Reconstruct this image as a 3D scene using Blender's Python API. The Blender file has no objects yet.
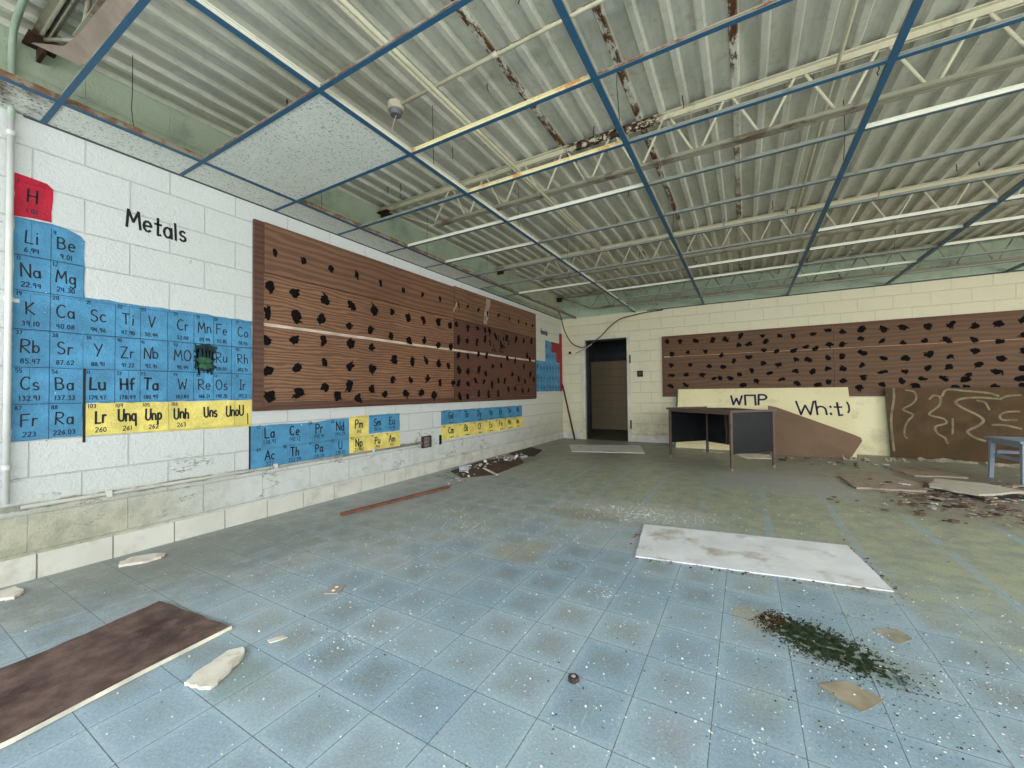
import bpy, bmesh, math, random
from mathutils import Vector, Matrix, noise as mnoise
R = random.Random(7)
C = bpy.context.scene.collection
SC = bpy.context.scene

EN, ER, EXPO = 95, 62, 0.30   # daylight through the near and right windows; exposure
# ------------------------------------------------------------------ sizes (metres)
D = -3.357      # left wall plane (x)
YB = 7.952      # back wall plane (y)
H = 2.504       # suspended grid height
YN = -2.6       # near wall (behind the camera)
XR = 5.2        # right wall
ZD = 2.955      # underside of the deck ribs
ZT = 3.04

# ------------------------------------------------------------------ helpers
def link(name, me, parent=None):
    o = bpy.data.objects.new(name, me); C.objects.link(o)
    if parent: o.parent = parent
    return o
def obj(name, bm, mat, parent=None, smooth=False):
    me = bpy.data.meshes.new(name); bm.normal_update(); bm.to_mesh(me); bm.free()
    for m in (mat if isinstance(mat, (list, tuple)) else [mat]): me.materials.append(m)
    if smooth:
        for p in me.polygons: p.use_smooth = True
    return link(name, me, parent)
def struct(name, bm, mat, parent=None):
    o = obj(name, bm, mat, parent)
    if not parent: o['kind'] = 'structure'
    return o
def tag(o, label, cat, group=None, kind=None):
    o['label'] = label; o['category'] = cat
    if group: o['group'] = group
    if kind: o['kind'] = kind
    return o
def thing(name, label, cat, loc=(0,0,0), group=None):
    o = bpy.data.objects.new(name, None); o.empty_display_size = .1; C.objects.link(o); o.location = loc
    return tag(o, label, cat, group)
def box(bm, x0, x1, y0, y1, z0, z1, mi=0):
    vs = [bm.verts.new(c) for c in ((x0,y0,z0),(x1,y0,z0),(x1,y1,z0),(x0,y1,z0),(x0,y0,z1),(x1,y0,z1),(x1,y1,z1),(x0,y1,z1))]
    fs = []
    for f in ((0,3,2,1),(4,5,6,7),(0,1,5,4),(1,2,6,5),(2,3,7,6),(3,0,4,7)):
        fc = bm.faces.new([vs[i] for i in f]); fc.material_index = mi; fs.append(fc)
    return vs
def bar(bm, a, b, w, d=None, up=(0,0,1), mi=0):
    d = d or w; a = Vector(a); b = Vector(b); t = (b-a).normalized(); u = Vector(up)
    if abs(t.dot(u)) > .98: u = Vector((1,0,0))
    s = t.cross(u).normalized(); u = s.cross(t)
    vs = []
    for p in (a, b):
        for i, j in ((-1,-1),(1,-1),(1,1),(-1,1)): vs.append(bm.verts.new(p + s*w/2*i + u*d/2*j))
    for f in ((0,1,2,3),(7,6,5,4),(0,4,5,1),(1,5,6,2),(2,6,7,3),(3,7,4,0)):
        bm.faces.new([vs[i] for i in f]).material_index = mi
    return vs
def tube(bm, pts, r, n=10, cap=True):
    pts = [Vector(p) for p in pts]; rings = []; u = None
    for i, p in enumerate(pts):
        t = (pts[min(i+1,len(pts)-1)] - pts[max(i-1,0)]).normalized()
        if u is None:
            u = t.orthogonal().normalized()
        u = (u - t*u.dot(t)).normalized(); v = t.cross(u)
        rr = r[i] if isinstance(r, (list, tuple)) else r
        rings.append([bm.verts.new(p + (u*math.cos(2*math.pi*k/n) + v*math.sin(2*math.pi*k/n))*rr) for k in range(n)])
    for a, b in zip(rings, rings[1:]):
        for k in range(n): bm.faces.new((a[k], a[(k+1)%n], b[(k+1)%n], b[k]))
    if cap: bm.faces.new(rings[0][::-1]); bm.faces.new(rings[-1])
def smooth_path(pts, k=6):
    pts = [Vector(p) for p in pts]; out = []
    P = [pts[0]*2-pts[1]] + pts + [pts[-1]*2-pts[-2]]
    for i in range(1, len(P)-2):
        p0, p1, p2, p3 = P[i-1:i+3]
        for j in range(k):
            t = j/k
            out.append(.5*((2*p1)+(p2-p0)*t+(2*p0-5*p1+4*p2-p3)*t*t+(3*p1-p0-3*p2+p3)*t**3))
    out.append(pts[-1]); return out
def slab(bm, corners, n, th, jit=0, seg=1, rnd=None):
    """polygon outline (3-D, planar) extruded by n*th"""
    n = Vector(n).normalized()*th; cs = [Vector(c) for c in corners]
    if seg > 1:
        ex = (cs[1]-cs[0]).normalized(); pts = []
        for a, b in zip(cs, cs[1:]+cs[:1]):
            for k in range(seg):
                q = a + (b-a)*(k/seg)
                if k and jit:
                    side = (b-a).normalized().cross(n.normalized()); q += side*rnd.uniform(-jit, jit)
                pts.append(q)
        cs = pts
    a = [bm.verts.new(c) for c in cs]; b = [bm.verts.new(c+n) for c in cs]
    bm.faces.new(a[::-1]); bm.faces.new(b)
    for i in range(len(a)):
        j = (i+1) % len(a); bm.faces.new((a[i], a[j], b[j], b[i]))
    bmesh.ops.recalc_face_normals(bm, faces=bm.faces)
def bevel(bm, w, seg=1):
    bmesh.ops.bevel(bm, geom=bm.edges[:], offset=w, segments=seg, affect='EDGES', clamp_overlap=True)

# ------------------------------------------------------------------ node helpers
class M:
    def __init__(s, name, rough=.7, spec=.3, metal=0):
        s.m = bpy.data.materials.new(name); s.m.use_nodes = True; s.t = s.m.node_tree; s.n = s.t.nodes
        s.b = s.n['Principled BSDF']; s.b.inputs['Roughness'].default_value = rough
        s.b.inputs['Specular IOR Level'].default_value = spec; s.b.inputs['Metallic'].default_value = metal
        s.pos = s.n.new('ShaderNodeNewGeometry').outputs['Position']
    def L(s, a, b): s.t.links.new(a, b)
    def put(s, sock, v):
        if hasattr(v, 'links') or hasattr(v, 'is_output'): s.L(v, sock)
        elif isinstance(v, (tuple, list)) and len(v) == 3 and sock.type == 'RGBA': sock.default_value = (*v, 1)
        else: sock.default_value = v
    def math(s, op, a, b=0, c=0, clamp=False):
        n = s.n.new('ShaderNodeMath'); n.operation = op; n.use_clamp = clamp
        for i, v in enumerate((a, b, c)): s.put(n.inputs[i], v)
        return n.outputs[0]
    def sep(s, v=None):
        n = s.n.new('ShaderNodeSeparateXYZ'); s.L(v or s.pos, n.inputs[0]); return n.outputs
    def comb(s, x=0, y=0, z=0):
        n = s.n.new('ShaderNodeCombineXYZ')
        for i, v in enumerate((x, y, z)): s.put(n.inputs[i], v)
        return n.outputs[0]
    def map(s, vec=None, scale=(1,1,1), loc=(0,0,0), rot=(0,0,0)):
        n = s.n.new('ShaderNodeMapping'); s.L(vec or s.pos, n.inputs[0])
        n.inputs['Scale'].default_value = scale; n.inputs['Location'].default_value = loc; n.inputs['Rotation'].default_value = rot
        return n.outputs[0]
    def noise(s, scale, detail=4, rough=.55, vec=None, dist=0):
        n = s.n.new('ShaderNodeTexNoise'); s.L(vec or s.pos, n.inputs['Vector'])
        n.inputs['Scale'].default_value = scale; n.inputs['Detail'].default_value = detail
        n.inputs['Roughness'].default_value = rough; n.inputs['Distortion'].default_value = dist
        return n.outputs['Fac']
    def vor(s, scale, vec=None, feature='F1', out='Distance', rnd=1):
        n = s.n.new('ShaderNodeTexVoronoi'); n.feature = feature; s.L(vec or s.pos, n.inputs['Vector'])
        n.inputs['Scale'].default_value = scale; n.inputs['Randomness'].default_value = rnd
        return n.outputs[out]
    def ramp(s, f, stops, interp='LINEAR'):
        n = s.n.new('ShaderNodeValToRGB'); n.color_ramp.interpolation = interp; e = n.color_ramp.elements
        while len(e) < len(stops): e.new(.5)
        for el, (p, c) in zip(e, stops):
            el.position = p; el.color = (*c, 1) if isinstance(c, (tuple, list)) else (c, c, c, 1)
        s.put(n.inputs[0], f); return n.outputs[0]
    def smooth(s, f, a, b):
        n = s.n.new('ShaderNodeMapRange'); n.interpolation_type = 'SMOOTHSTEP'; s.put(n.inputs[0], f)
        n.inputs[1].default_value = a; n.inputs[2].default_value = b; return n.outputs[0]
    def mix(s, f, a, b, mode='MIX'):
        n = s.n.new('ShaderNodeMix'); n.data_type = 'RGBA'; n.blend_type = mode
        s.put(n.inputs[0], f); s.put(n.inputs[6], a); s.put(n.inputs[7], b); return n.outputs[2]
    def bump(s, h, strength=.5, dist=.01, prev=None):
        n = s.n.new('ShaderNodeBump'); n.inputs['Strength'].default_value = strength; n.inputs['Distance'].default_value = dist
        s.L(h, n.inputs['Height'])
        if prev: s.L(prev, n.inputs['Normal'])
        return n.outputs[0]
    def col(s, c): s.put(s.b.inputs['Base Color'], c); return s
    def nrm(s, n): s.L(n, s.b.inputs['Normal']); return s
def sr(r, g, b):
    f = lambda c: ((c/255+.055)/1.055)**2.4 if c > 10 else c/255/12.92
    return (f(r), f(g), f(b))
def simple(name, c, rough=.7, spec=.3, var=.25, scale=8, metal=0, bmp=0, dirt=None, dirtamt=.5, dscale=3):
    m = M(name, rough, spec, metal); n = m.noise(scale, 5)
    base = m.mix(m.smooth(n, .3, .7), tuple(x*(1-var) for x in c), tuple(min(1, x*(1+var)) for x in c))
    if dirt:
        f = m.math('MULTIPLY', m.smooth(m.noise(dscale, 6, .65), .5, .68), dirtamt); base = m.mix(f, base, dirt)
    m.col(base)
    if bmp: m.nrm(m.bump(m.noise(scale*8, 3), bmp, .003))
    return m.m

# ------------------------------------------------------------------ materials
def block_coords(m, axis):
    s = m.sep(); u = s[1] if axis == 'y' else s[0]
    return m.comb(m.math('ADD', u, -0.79+.2032 if axis == 'y' else .12), m.math('ADD', s[2], .05), 0), s, u
def block_bump(m, axis, smooth=False):
    v, s, u = block_coords(m, axis)
    b = m.n.new('ShaderNodeTexBrick'); m.L(v, b.inputs['Vector']); b.offset = .5; b.offset_frequency = 2
    b.inputs['Scale'].default_value = 1; b.inputs['Mortar Size'].default_value = .0045; b.inputs['Mortar Smooth'].default_value = .35
    b.inputs['Brick Width'].default_value = .4064; b.inputs['Row Height'].default_value = .2
    b.inputs['Color1'].default_value = (0,0,0,1); b.inputs['Color2'].default_value = (1,1,1,1); b.inputs['Bias'].default_value = 0
    fac = b.outputs['Fac']; mask = m.math('SUBTRACT', 1, fac)
    tint = m.ramp(b.outputs['Color'], [(0, 0.0), (1, 1.0)])
    pock = m.noise(60, 5, .7); big = m.noise(22, 3)
    pits = m.smooth(m.vor(38), .06, .16)
    hgt = m.math('ADD', m.math('MULTIPLY', mask, 1.0), m.math('MULTIPLY', pock, 1.0))
    hgt = m.math('ADD', hgt, m.math('MULTIPLY', big, .5)); hgt = m.math('ADD', hgt, m.math('MULTIPLY', pits, .2))
    n = m.bump(hgt, .8, .008)
    return fac, tint, n, s, u
def wall_mat(name, axis, low, up, dirt=.5):
    m = M(name, .62, .3); fac, tint, n, s, u = block_bump(m, axis)
    z = s[2]
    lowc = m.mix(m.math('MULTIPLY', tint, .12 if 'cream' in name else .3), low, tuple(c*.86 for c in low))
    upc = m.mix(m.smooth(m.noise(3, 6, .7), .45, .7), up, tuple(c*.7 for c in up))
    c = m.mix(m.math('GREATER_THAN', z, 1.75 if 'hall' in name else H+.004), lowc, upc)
    c = m.mix(m.math('MULTIPLY', fac, m.math('MULTIPLY', m.math('LESS_THAN', z, H), .06 if 'cream' in name else .30)), c, (.2,.2,.18))
    # grime: spots, drips and low scuffs
    g = m.smooth(m.noise(4, 8, .72, m.map(scale=(1,1,.6))), .56, .75)
    lowmask = m.smooth(z, .62, .1)
    g2 = m.math('MULTIPLY', m.math('MULTIPLY', m.smooth(m.noise(7, 7, .7), .42, .62), lowmask), .5)
    g = m.math('ADD', m.math('MULTIPLY', g, .22*dirt), m.math('MULTIPLY', g2, dirt), clamp=True)
    c = m.mix(g, c, sr(140,134,112))
    chips = m.math('MULTIPLY', m.smooth(m.noise(30, 4, .6), .7, .74), m.smooth(m.noise(2.2, 2), .5, .62))
    c = m.mix(m.math('MULTIPLY', chips, .75), c, sr(70,66,56))
    if axis == 'y':   # grime and shadow painted as a dark line along the low conduit, grime at the near foot of the wall
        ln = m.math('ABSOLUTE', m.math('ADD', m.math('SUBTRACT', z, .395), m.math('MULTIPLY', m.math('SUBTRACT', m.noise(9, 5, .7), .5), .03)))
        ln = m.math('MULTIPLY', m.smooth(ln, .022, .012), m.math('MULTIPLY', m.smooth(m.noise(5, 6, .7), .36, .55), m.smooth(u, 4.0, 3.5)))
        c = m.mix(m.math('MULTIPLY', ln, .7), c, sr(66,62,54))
        cr_ = m.smooth(m.math('ABSOLUTE', m.math('SUBTRACT', m.noise(2.6, 6, .6, m.map(scale=(1,.8,2.2))), .5)), .012, .004)
        cr_ = m.math('MULTIPLY', cr_, m.math('MULTIPLY', m.smooth(z, .62, .5), m.smooth(m.noise(3, 3), .48, .6)))
        c = m.mix(m.math('MULTIPLY', cr_, .6), c, sr(80,76,66))
        gr = m.math('MULTIPLY', m.smooth(m.math('ADD', u, m.math('MULTIPLY', m.math('SUBTRACT', m.noise(3, 6, .7), .5), 1.2)), 1.9, .7), m.smooth(z, .46, .3))
        c = m.mix(m.math('MULTIPLY', gr, .8), c, m.mix(m.smooth(m.noise(9, 7, .7), .4, .6), sr(176,172,146), sr(146,144,118)))
        fr_ = m.math('MULTIPLY', m.smooth(m.math('ADD', u, m.math('MULTIPLY', m.noise(1.5, 4), .8)), 5.2, 7.8), .5)
        c = m.mix(fr_, c, sr(196,190,160))
    m.col(c).nrm(n); return m.m
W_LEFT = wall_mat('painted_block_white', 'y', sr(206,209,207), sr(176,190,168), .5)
W_BACK = wall_mat('painted_block_cream', 'x', sr(214,208,180), sr(176,190,168), .7)
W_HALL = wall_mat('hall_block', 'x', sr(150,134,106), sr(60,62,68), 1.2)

def paint_on_block(name, c, axis='y', fade=.25):
    m = M(name, .55, .3); fac, tint, n, s, u = block_bump(m, axis)
    f = m.smooth(m.noise(6, 7, .7), .35, .7)
    cc = m.mix(f, tuple(x*(1-fade) for x in c), tuple(min(1, x*(1+fade*.4)) for x in c))
    chips = m.smooth(m.noise(26, 3, .6), .735, .75)
    cc = m.mix(chips, cc, sr(215,225,225)); cc = m.mix(m.math('MULTIPLY', fac, .1), cc, tuple(x*.4 for x in c))
    m.col(cc).nrm(n); return m.m
P_BLUE = paint_on_block('blue_chart_paint', sr(80,146,186))
P_YEL = paint_on_block('yellow_chart_paint', sr(236,218,120))
P_RED = paint_on_block('red_chart_paint', sr(190,30,58))
P_RED2 = paint_on_block('dark_red_chart_paint', sr(150,34,48))
INK = simple('black_marker', sr(16,18,24), .5, .3, .2, 30)
INK_SOFT = simple('thin_dark_marker', sr(22,40,66), .6, .3, .25, 30)
INK_BLUE = simple('blue_black_spray', sr(22,34,60), .6, .3, .3, 40)
SMUDGE = simple('dark_smudge', sr(14,44,52), .6, .3, .5, 25)
SMUDGE_G = simple('green_smudge', sr(40,84,60), .6, .3, .5, 25)

# floor
def floor_mat():
    m = M('vinyl_floor_tiles', .5, .35); s = m.sep(); X, Y = s[0], s[1]
    T = .2286
    v = m.comb(m.math('ADD', X, .105), m.math('ADD', Y, -1.33), 0)
    b = m.n.new('ShaderNodeTexBrick'); m.L(v, b.inputs['Vector']); b.offset = 0; b.squash = 1
    b.inputs['Scale'].default_value = 1; b.inputs['Mortar Size'].default_value = .0016; b.inputs['Mortar Smooth'].default_value = .2
    b.inputs['Brick Width'].default_value = T; b.inputs['Row Height'].default_value = T
    b.inputs['Color1'].default_value = (0,0,0,1); b.inputs['Color2'].default_value = (1,1,1,1)
    tint = m.ramp(b.outputs['Color'], [(0, 0.0), (1, 1.0)]); joint = b.outputs['Fac']
    fx = m.math('ABSOLUTE', m.math('SUBTRACT', m.math('FRACT', m.math('DIVIDE', m.math('ADD', X, .105), T)), .5))
    fy = m.math('ABSOLUTE', m.math('SUBTRACT', m.math('FRACT', m.math('DIVIDE', m.math('ADD', Y, -1.33), T)), .5))
    wob = m.math('MULTIPLY', m.math('SUBTRACT', m.noise(14, 4), .5), .22)
    edge = m.math('ADD', m.math('MAXIMUM', fx, fy), wob)           # .5 at the joints, 0 in the tile's middle
    centre = m.smooth(edge, .44, .12)
    big = m.noise(.9, 5, .6); mid = m.noise(3.2, 6, .65); fine = m.noise(45, 3, .6)
    blue = m.mix(tint, sr(134,162,182), sr(154,176,190))
    grey = m.mix(tint, sr(156,165,166), sr(176,180,175))
    # where the blue shows and where a grey film covers it
    fb = m.math('ADD', m.math('MULTIPLY', m.math('ADD', X, 1.35), .5), m.math('MULTIPLY', m.math('SUBTRACT', 2.7, Y), .42))
    fb = m.smooth(m.math('ADD', fb, m.math('MULTIPLY', m.math('SUBTRACT', mid, .5), 1.8)), -.45, .75)
    c = m.mix(fb, grey, blue)
    # worn brownish grey middles with pale blue edges
    c = m.mix(m.math('MULTIPLY', centre, m.math('MULTIPLY', m.smooth(m.noise(1.7, 4), .32, .62), .5)), c, m.mix(tint, sr(106,110,100), sr(128,126,112)))
    pale = m.math('MULTIPLY', m.smooth(edge, .36, .5), m.smooth(m.noise(2.2, 3), .35, .6))
    c = m.mix(m.math('MULTIPLY', pale, .45), c, sr(176,196,206))
    # olive growth and mud further back
    go = m.math('ADD', m.math('SUBTRACT', Y, 3.0), m.math('MULTIPLY', m.math('ADD', X, .9), .55))
    go = m.smooth(m.math('ADD', go, m.math('MULTIPLY', m.math('SUBTRACT', mid, .5), 2.4)), -.25, 1.0)
    olive = m.mix(m.smooth(m.noise(7, 7, .75), .36, .64), sr(136,142,126), sr(172,174,138))
    stripe = m.smooth(m.math('ABSOLUTE', m.math('ADD', m.math('SUBTRACT', m.math('FRACT', m.math('DIVIDE', m.math('ADD', X, .105), T*2)), .5), m.math('MULTIPLY', m.math('SUBTRACT', m.noise(9, 2), .5), .06))), .075, .02)
    stripe = m.math('MULTIPLY', m.math('MULTIPLY', stripe, m.smooth(m.noise(1.4, 3), .36, .5)), m.smooth(Y, 6.6, 5.0))
    olive = m.mix(m.math('MULTIPLY', stripe, .8), olive, sr(150,172,180))
    c = m.mix(m.math('MULTIPLY', go, .9), c, olive)
    far = m.smooth(m.math('ADD', Y, m.math('MULTIPLY', m.math('SUBTRACT', mid, .5), 1.6)), 4.6, 6.4)
    c = m.mix(m.math('MULTIPLY', far, .75), c, m.mix(m.smooth(m.noise(5, 6, .7), .35, .65), sr(124,124,110), sr(152,150,134)))
    # grey cement-coloured patch in front of the desk
    px = m.math('MULTIPLY', m.math('MULTIPLY', m.smooth(X, -.35, -.2), m.smooth(X, 1.0, .86)), m.math('MULTIPLY', m.smooth(Y, 4.5, 4.75), m.smooth(Y, 5.6, 5.4)))
    c = m.mix(m.math('MULTIPLY', px, .85), c, m.mix(fine, sr(148,150,148), sr(172,172,168)))
    # dirt along the debris on the right and by the left wall litter; near left wall shadow painted in
    def blob(cx, cy, rx, ry, col, amt, c, soft=.5):
        dx = m.math('DIVIDE', m.math('SUBTRACT', X, cx), rx); dy = m.math('DIVIDE', m.math('SUBTRACT', Y, cy), ry)
        d = m.math('SQRT', m.math('ADD', m.math('MULTIPLY', dx, dx), m.math('MULTIPLY', dy, dy)))
        d = m.math('ADD', d, m.math('MULTIPLY', m.math('SUBTRACT', m.noise(8, 6, .7), .5), 1.3))
        return m.mix(m.math('MULTIPLY', m.smooth(d, 1.0, 1.0-soft), amt), c, col)
    c = blob(1.9, 5.5, 1.3, 1.1, sr(116,100,88), .8, c)
    c = blob(1.5, 4.5, .8, .5, sr(128,112,98), .5, c)
    c = blob(-3.0, 4.9, .5, 1.4, sr(88,80,70), .75, c)
    c = blob(-3.0, 1.1, .95, 1.7, sr(100,102,94), .75, c, .9)  # shadow beside the near left wall, painted into the floor colour
    c = blob(-2.6, 2.6, .9, 1.6, sr(132,134,126), .3, c, .8)
    c = blob(-1.22, 2.2, .2, .22, sr(160,148,116), .5, c)
    c = blob(-1.15, 3.1, .35, .2, sr(140,130,98), .6, c)
    c = blob(.04, 2.03, .14, .12, sr(160,148,116), .6, c, .3)
    c = blob(.02, 1.55, .1, .13, sr(150,158,138), .35, c, .7)
    c = blob(.3, 1.92, .34, .25, sr(124,130,116), .5, c, .9); c = blob(.16, 2.0, .13, .09, sr(70,80,58), .7, c, .9); c = blob(.28, 1.91, .14, .09, sr(78,90,66), .7, c, .9); c = blob(.40, 1.84, .12, .08, sr(96,116,108), .6, c, .9)
    c = blob(-.2, 1.25, .1, .1, sr(150,132,134), .35, c, .9)
    c = blob(-1.55, .75, .2, .12, sr(120,128,98), .4, c, .6)
    c = blob(-.75, 3.4, .8, .35, sr(196,196,190), .45, c, .6)
    c = m.mix(m.math('MULTIPLY', joint, m.math('SUBTRACT', .85, m.math('MULTIPLY', go, .6))), c, sr(54,66,76))
    specks = m.smooth(m.vor(75), .11, .06)
    c = m.mix(m.math('MULTIPLY', specks, m.smooth(m.noise(2.5, 3), .3, .75)), c, sr(222,226,226))
    dsp = m.smooth(m.vor(41, m.map(loc=(3.3,7.1,0))), .09, .05)
    c = m.mix(m.math('MULTIPLY', dsp, m.smooth(m.noise(2, 3, vec=m.map(loc=(9,2,0))), .48, .62)), c, sr(60,62,60))
    scr = m.smooth(m.noise(30, 3, .6, m.map(scale=(3,.3,1), rot=(0,0,.5))), .66, .72)
    c = m.mix(m.math('MULTIPLY', scr, .5), c, sr(190,206,214))
    c = m.mix(m.smooth(m.noise(110, 4, .75), .3, .7), m.mix(.16, c, (.02,.03,.03)), m.mix(.14, c, (.8,.84,.84)))
    c = m.mix(m.math('MULTIPLY', m.smooth(m.noise(16, 8, .8), .55, .7), .3), c, sr(186,190,184))
    m.col(c)
    m.put(m.b.inputs['Roughness'], m.math('ADD', m.math('MULTIPLY', mid, .35), .3))
    hh = m.math('ADD', m.math('MULTIPLY', m.math('SUBTRACT', 1, joint), .6), m.math('MULTIPLY', fine, .35))
    m.nrm(m.bump(hh, .4, .002)); return m.m
FLOOR = floor_mat()

def deck_mat():
    m = M('painted_steel_deck', .5, .35); s = m.sep(); X, Y = s[0], s[1]
    base = m.mix(m.smooth(m.noise(2, 6, .65, m.map(scale=(4,.6,1))), .3, .7), sr(176,175,160), sr(208,206,190))
    base = m.mix(m.math('MULTIPLY', m.smooth(m.noise(20, 6, .7), .5, .7), .3), base, sr(120,120,106))
    fr = m.math('FRACT', m.math('DIVIDE', m.math('ADD', X, .02+.3048), .6096))
    seam = m.smooth(m.math('ABSOLUTE', m.math('SUBTRACT', fr, .5)), .05, .03)
    rust = m.smooth(m.noise(14, 6, .8, m.map(scale=(2,.6,1))), .44, .52)
    rust = m.math('MULTIPLY', rust, m.math('ADD', .12, m.math('MULTIPLY', m.smooth(X, -1.5, -1.3), m.smooth(X, .35, .2))))
    rust = m.math('MULTIPLY', rust, m.smooth(m.math('ADD', m.noise(.9, 2), m.math('MULTIPLY', m.smooth(Y, 3.6, 2.6), .2)), .46, .58))
    c = m.mix(m.math('MULTIPLY', m.math('MULTIPLY', seam, rust), .95), base, m.mix(m.noise(60, 2), sr(48,28,18), sr(110,70,42)))
    r2 = m.math('MULTIPLY', m.smooth(m.noise(3.5, 8, .75), .64, .72), .4)
    m.col(m.mix(r2, c, sr(110,84,58)))
    m.nrm(m.bump(m.noise(35, 3), .25, .003)); return m.m
DECK = deck_mat()
def rusty(name, c, amt=.5, sc=6, thr=.52, rust=sr(120,66,30)):
    m = M(name, .5, .35); n = m.noise(sc, 7, .7)
    base = m.mix(m.noise(30, 3), tuple(x*.82 for x in c), c)
    c = m.mix(m.math('MULTIPLY', m.smooth(n, thr, thr+.12), amt), base, rust)
    if name == 'cream_painted_steel':
        s = m.sep(); g = m.math('MULTIPLY', m.smooth(m.math('ABSOLUTE', m.math('SUBTRACT', s[0], -.85)), .42, .3), m.smooth(s[2], 2.9, 2.91))
        g = m.math('MULTIPLY', g, m.math('MULTIPLY', m.smooth(s[1], 3.3, 3.2), m.smooth(m.noise(18, 5, .7), .42, .5)))
        c = m.mix(g, c, sr(62,38,26))
    m.col(c); return m.m
STEEL = rusty('cream_painted_steel', sr(206,200,172), .5, 5, .56, sr(96,66,44))
STEEL_D = rusty('stained_grey_steel', sr(160,156,136), .7, 4, .5, sr(82,58,42))
GRID_BLUE = rusty('blue_painted_grid_face', sr(48,92,122), .35, 14, .62, sr(120,110,84))
GRID_SIDE = rusty('cream_grid_web', sr(222,210,160), .8, 5, .5, sr(190,120,48))
GRID_GREY = rusty('grey_grid_web', sr(138,140,128), .5, 8, .54, sr(84,68,50))
STEEL_W = rusty('white_grid_web', sr(224,222,204), .4, 8, .6, sr(150,110,70))
GRID_RUST = rusty('rusty_grid_web', sr(150,140,120), .8, 9, .45, sr(112,70,44))
GRID_PALE = rusty('pale_grid_face', sr(84,98,104), .4, 14, .58, sr(120,104,76))
PIPE = simple('painted_conduit', sr(206,208,202), .45, .4, .08, 5, dirt=sr(140,140,124), dirtamt=.3)
PIPE_D = simple('grimy_conduit', sr(172,170,158), .6, .3, .1, 5, dirt=sr(84,80,70), dirtamt=.7, dscale=6)
PIPE_G = simple('green_painted_conduit', sr(160,176,158), .45, .4, .1, 5)

def tile_mat():
    m = M('fissured_ceiling_tile', .9, .1)
    base = m.mix(m.noise(3, 5), sr(206,208,198), sr(228,229,218))
    holes = m.smooth(m.noise(120, 3, .6, m.map(scale=(1,.6,1))), .6, .64)
    pin = m.smooth(m.vor(95), .2, .12)
    h = m.math('MAXIMUM', holes, pin)
    m.col(m.mix(m.math('MULTIPLY', h, .75), base, sr(72,76,70)))
    m.nrm(m.bump(m.math('SUBTRACT', 1, h), .4, .003)); return m.m
TILE = tile_mat()
def tile_dirty():
    m = M('mouldy_ceiling_tile', .9, .1); s = m.sep()
    base = m.mix(m.smooth(m.noise(5, 7, .7), .4, .62), sr(200,200,190), sr(120,112,98))
    h = m.smooth(m.noise(60, 3, .6), .56, .62)
    m.col(m.mix(m.math('MULTIPLY', h, .75), base, sr(60,58,50))); return m.m
TILE_DIRTY = tile_dirty()
TILE_BROWN = simple('water_stained_tile', sr(126,114,102), .9, .1, .2, 6, dirt=sr(84,72,62), dirtamt=.7)

def wood(name, a, b, along='y', scale=1.0):
    m = M(name, .5, .35); s = m.sep(); u = s[1] if along == 'y' else s[0]
    v = m.comb(m.math('MULTIPLY', u, 1.3), m.math('MULTIPLY', s[2], 7.0), m.math('MULTIPLY', s[0] if along == 'y' else s[1], .5))
    w = m.n.new('ShaderNodeTexWave'); w.wave_type = 'BANDS'; w.bands_direction = 'Y'; m.L(v, w.inputs['Vector'])
    w.inputs['Scale'].default_value = 1.6*scale; w.inputs['Distortion'].default_value = 9; w.inputs['Detail'].default_value = 3; w.inputs['Detail Scale'].default_value = 1.1
    f = m.smooth(w.outputs['Fac'], .25, .8)
    f = m.math('ADD', m.math('MULTIPLY', f, .6), m.math('MULTIPLY', m.noise(30, 4, .6, v), .4))
    c = m.mix(f, a, b); c = m.mix(m.math('MULTIPLY', m.smooth(m.noise(1.2, 4), .4, .7), .3), c, tuple(x*.7 for x in a))
    m.col(c); m.nrm(m.bump(f, .15, .002)); return m.m
WOOD_L = wood('oak_plywood', sr(86,58,44), sr(148,108,80))
WOOD_RAIL = wood('plain_brown_plywood', sr(94,66,50), sr(128,94,72), scale=.5)
WOOD_D = wood('dark_plywood', sr(70,44,36), sr(106,70,56))
WOOD_E = wood('dark_wood_trim', sr(74,48,38), sr(100,68,54), scale=.6)
WOOD_B = wood('brown_plywood_back', sr(78,48,18), sr(100,66,28), 'x', .4)
DAB = simple('black_adhesive', sr(16,13,13), .85, .12, .4, 40)
PALE = simple('pale_metal_strip', sr(196,176,160), .5, .3, .2, 6)
RESIDUE = simple('glue_residue', sr(150,134,122), .6, .3, .3, 20)

# ================================================================== THE SETTING
bm = bmesh.new(); box(bm, D-.2, XR+.2, YN-.2, YB, -.12, 0); struct('floor', bm, FLOOR)
# hall beyond the doorway
DX0, DX1, DZ = -2.85, -1.99, 2.03      # clear opening of the door
HALLF = simple('hall_floor_dusty', sr(100,96,88), .7, .2, .2, 3)
bm = bmesh.new(); box(bm, -4.4, -.9, YB, 10.5, -.12, -.001); struct('floor_hall', bm, HALLF)
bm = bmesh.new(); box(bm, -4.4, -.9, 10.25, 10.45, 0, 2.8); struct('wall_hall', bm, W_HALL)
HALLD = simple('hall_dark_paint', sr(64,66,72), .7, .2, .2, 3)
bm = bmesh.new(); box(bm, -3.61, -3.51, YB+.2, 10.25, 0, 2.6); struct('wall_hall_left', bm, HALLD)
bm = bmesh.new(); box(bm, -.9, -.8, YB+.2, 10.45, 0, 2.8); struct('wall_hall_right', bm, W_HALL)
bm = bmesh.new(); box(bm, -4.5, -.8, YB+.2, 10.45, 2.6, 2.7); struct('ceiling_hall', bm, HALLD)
# left wall
bm = bmesh.new(); box(bm, D-.2, D, YN-.2, YB+.2, 0, ZT+.1); struct('wall_left', bm, W_LEFT)
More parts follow.
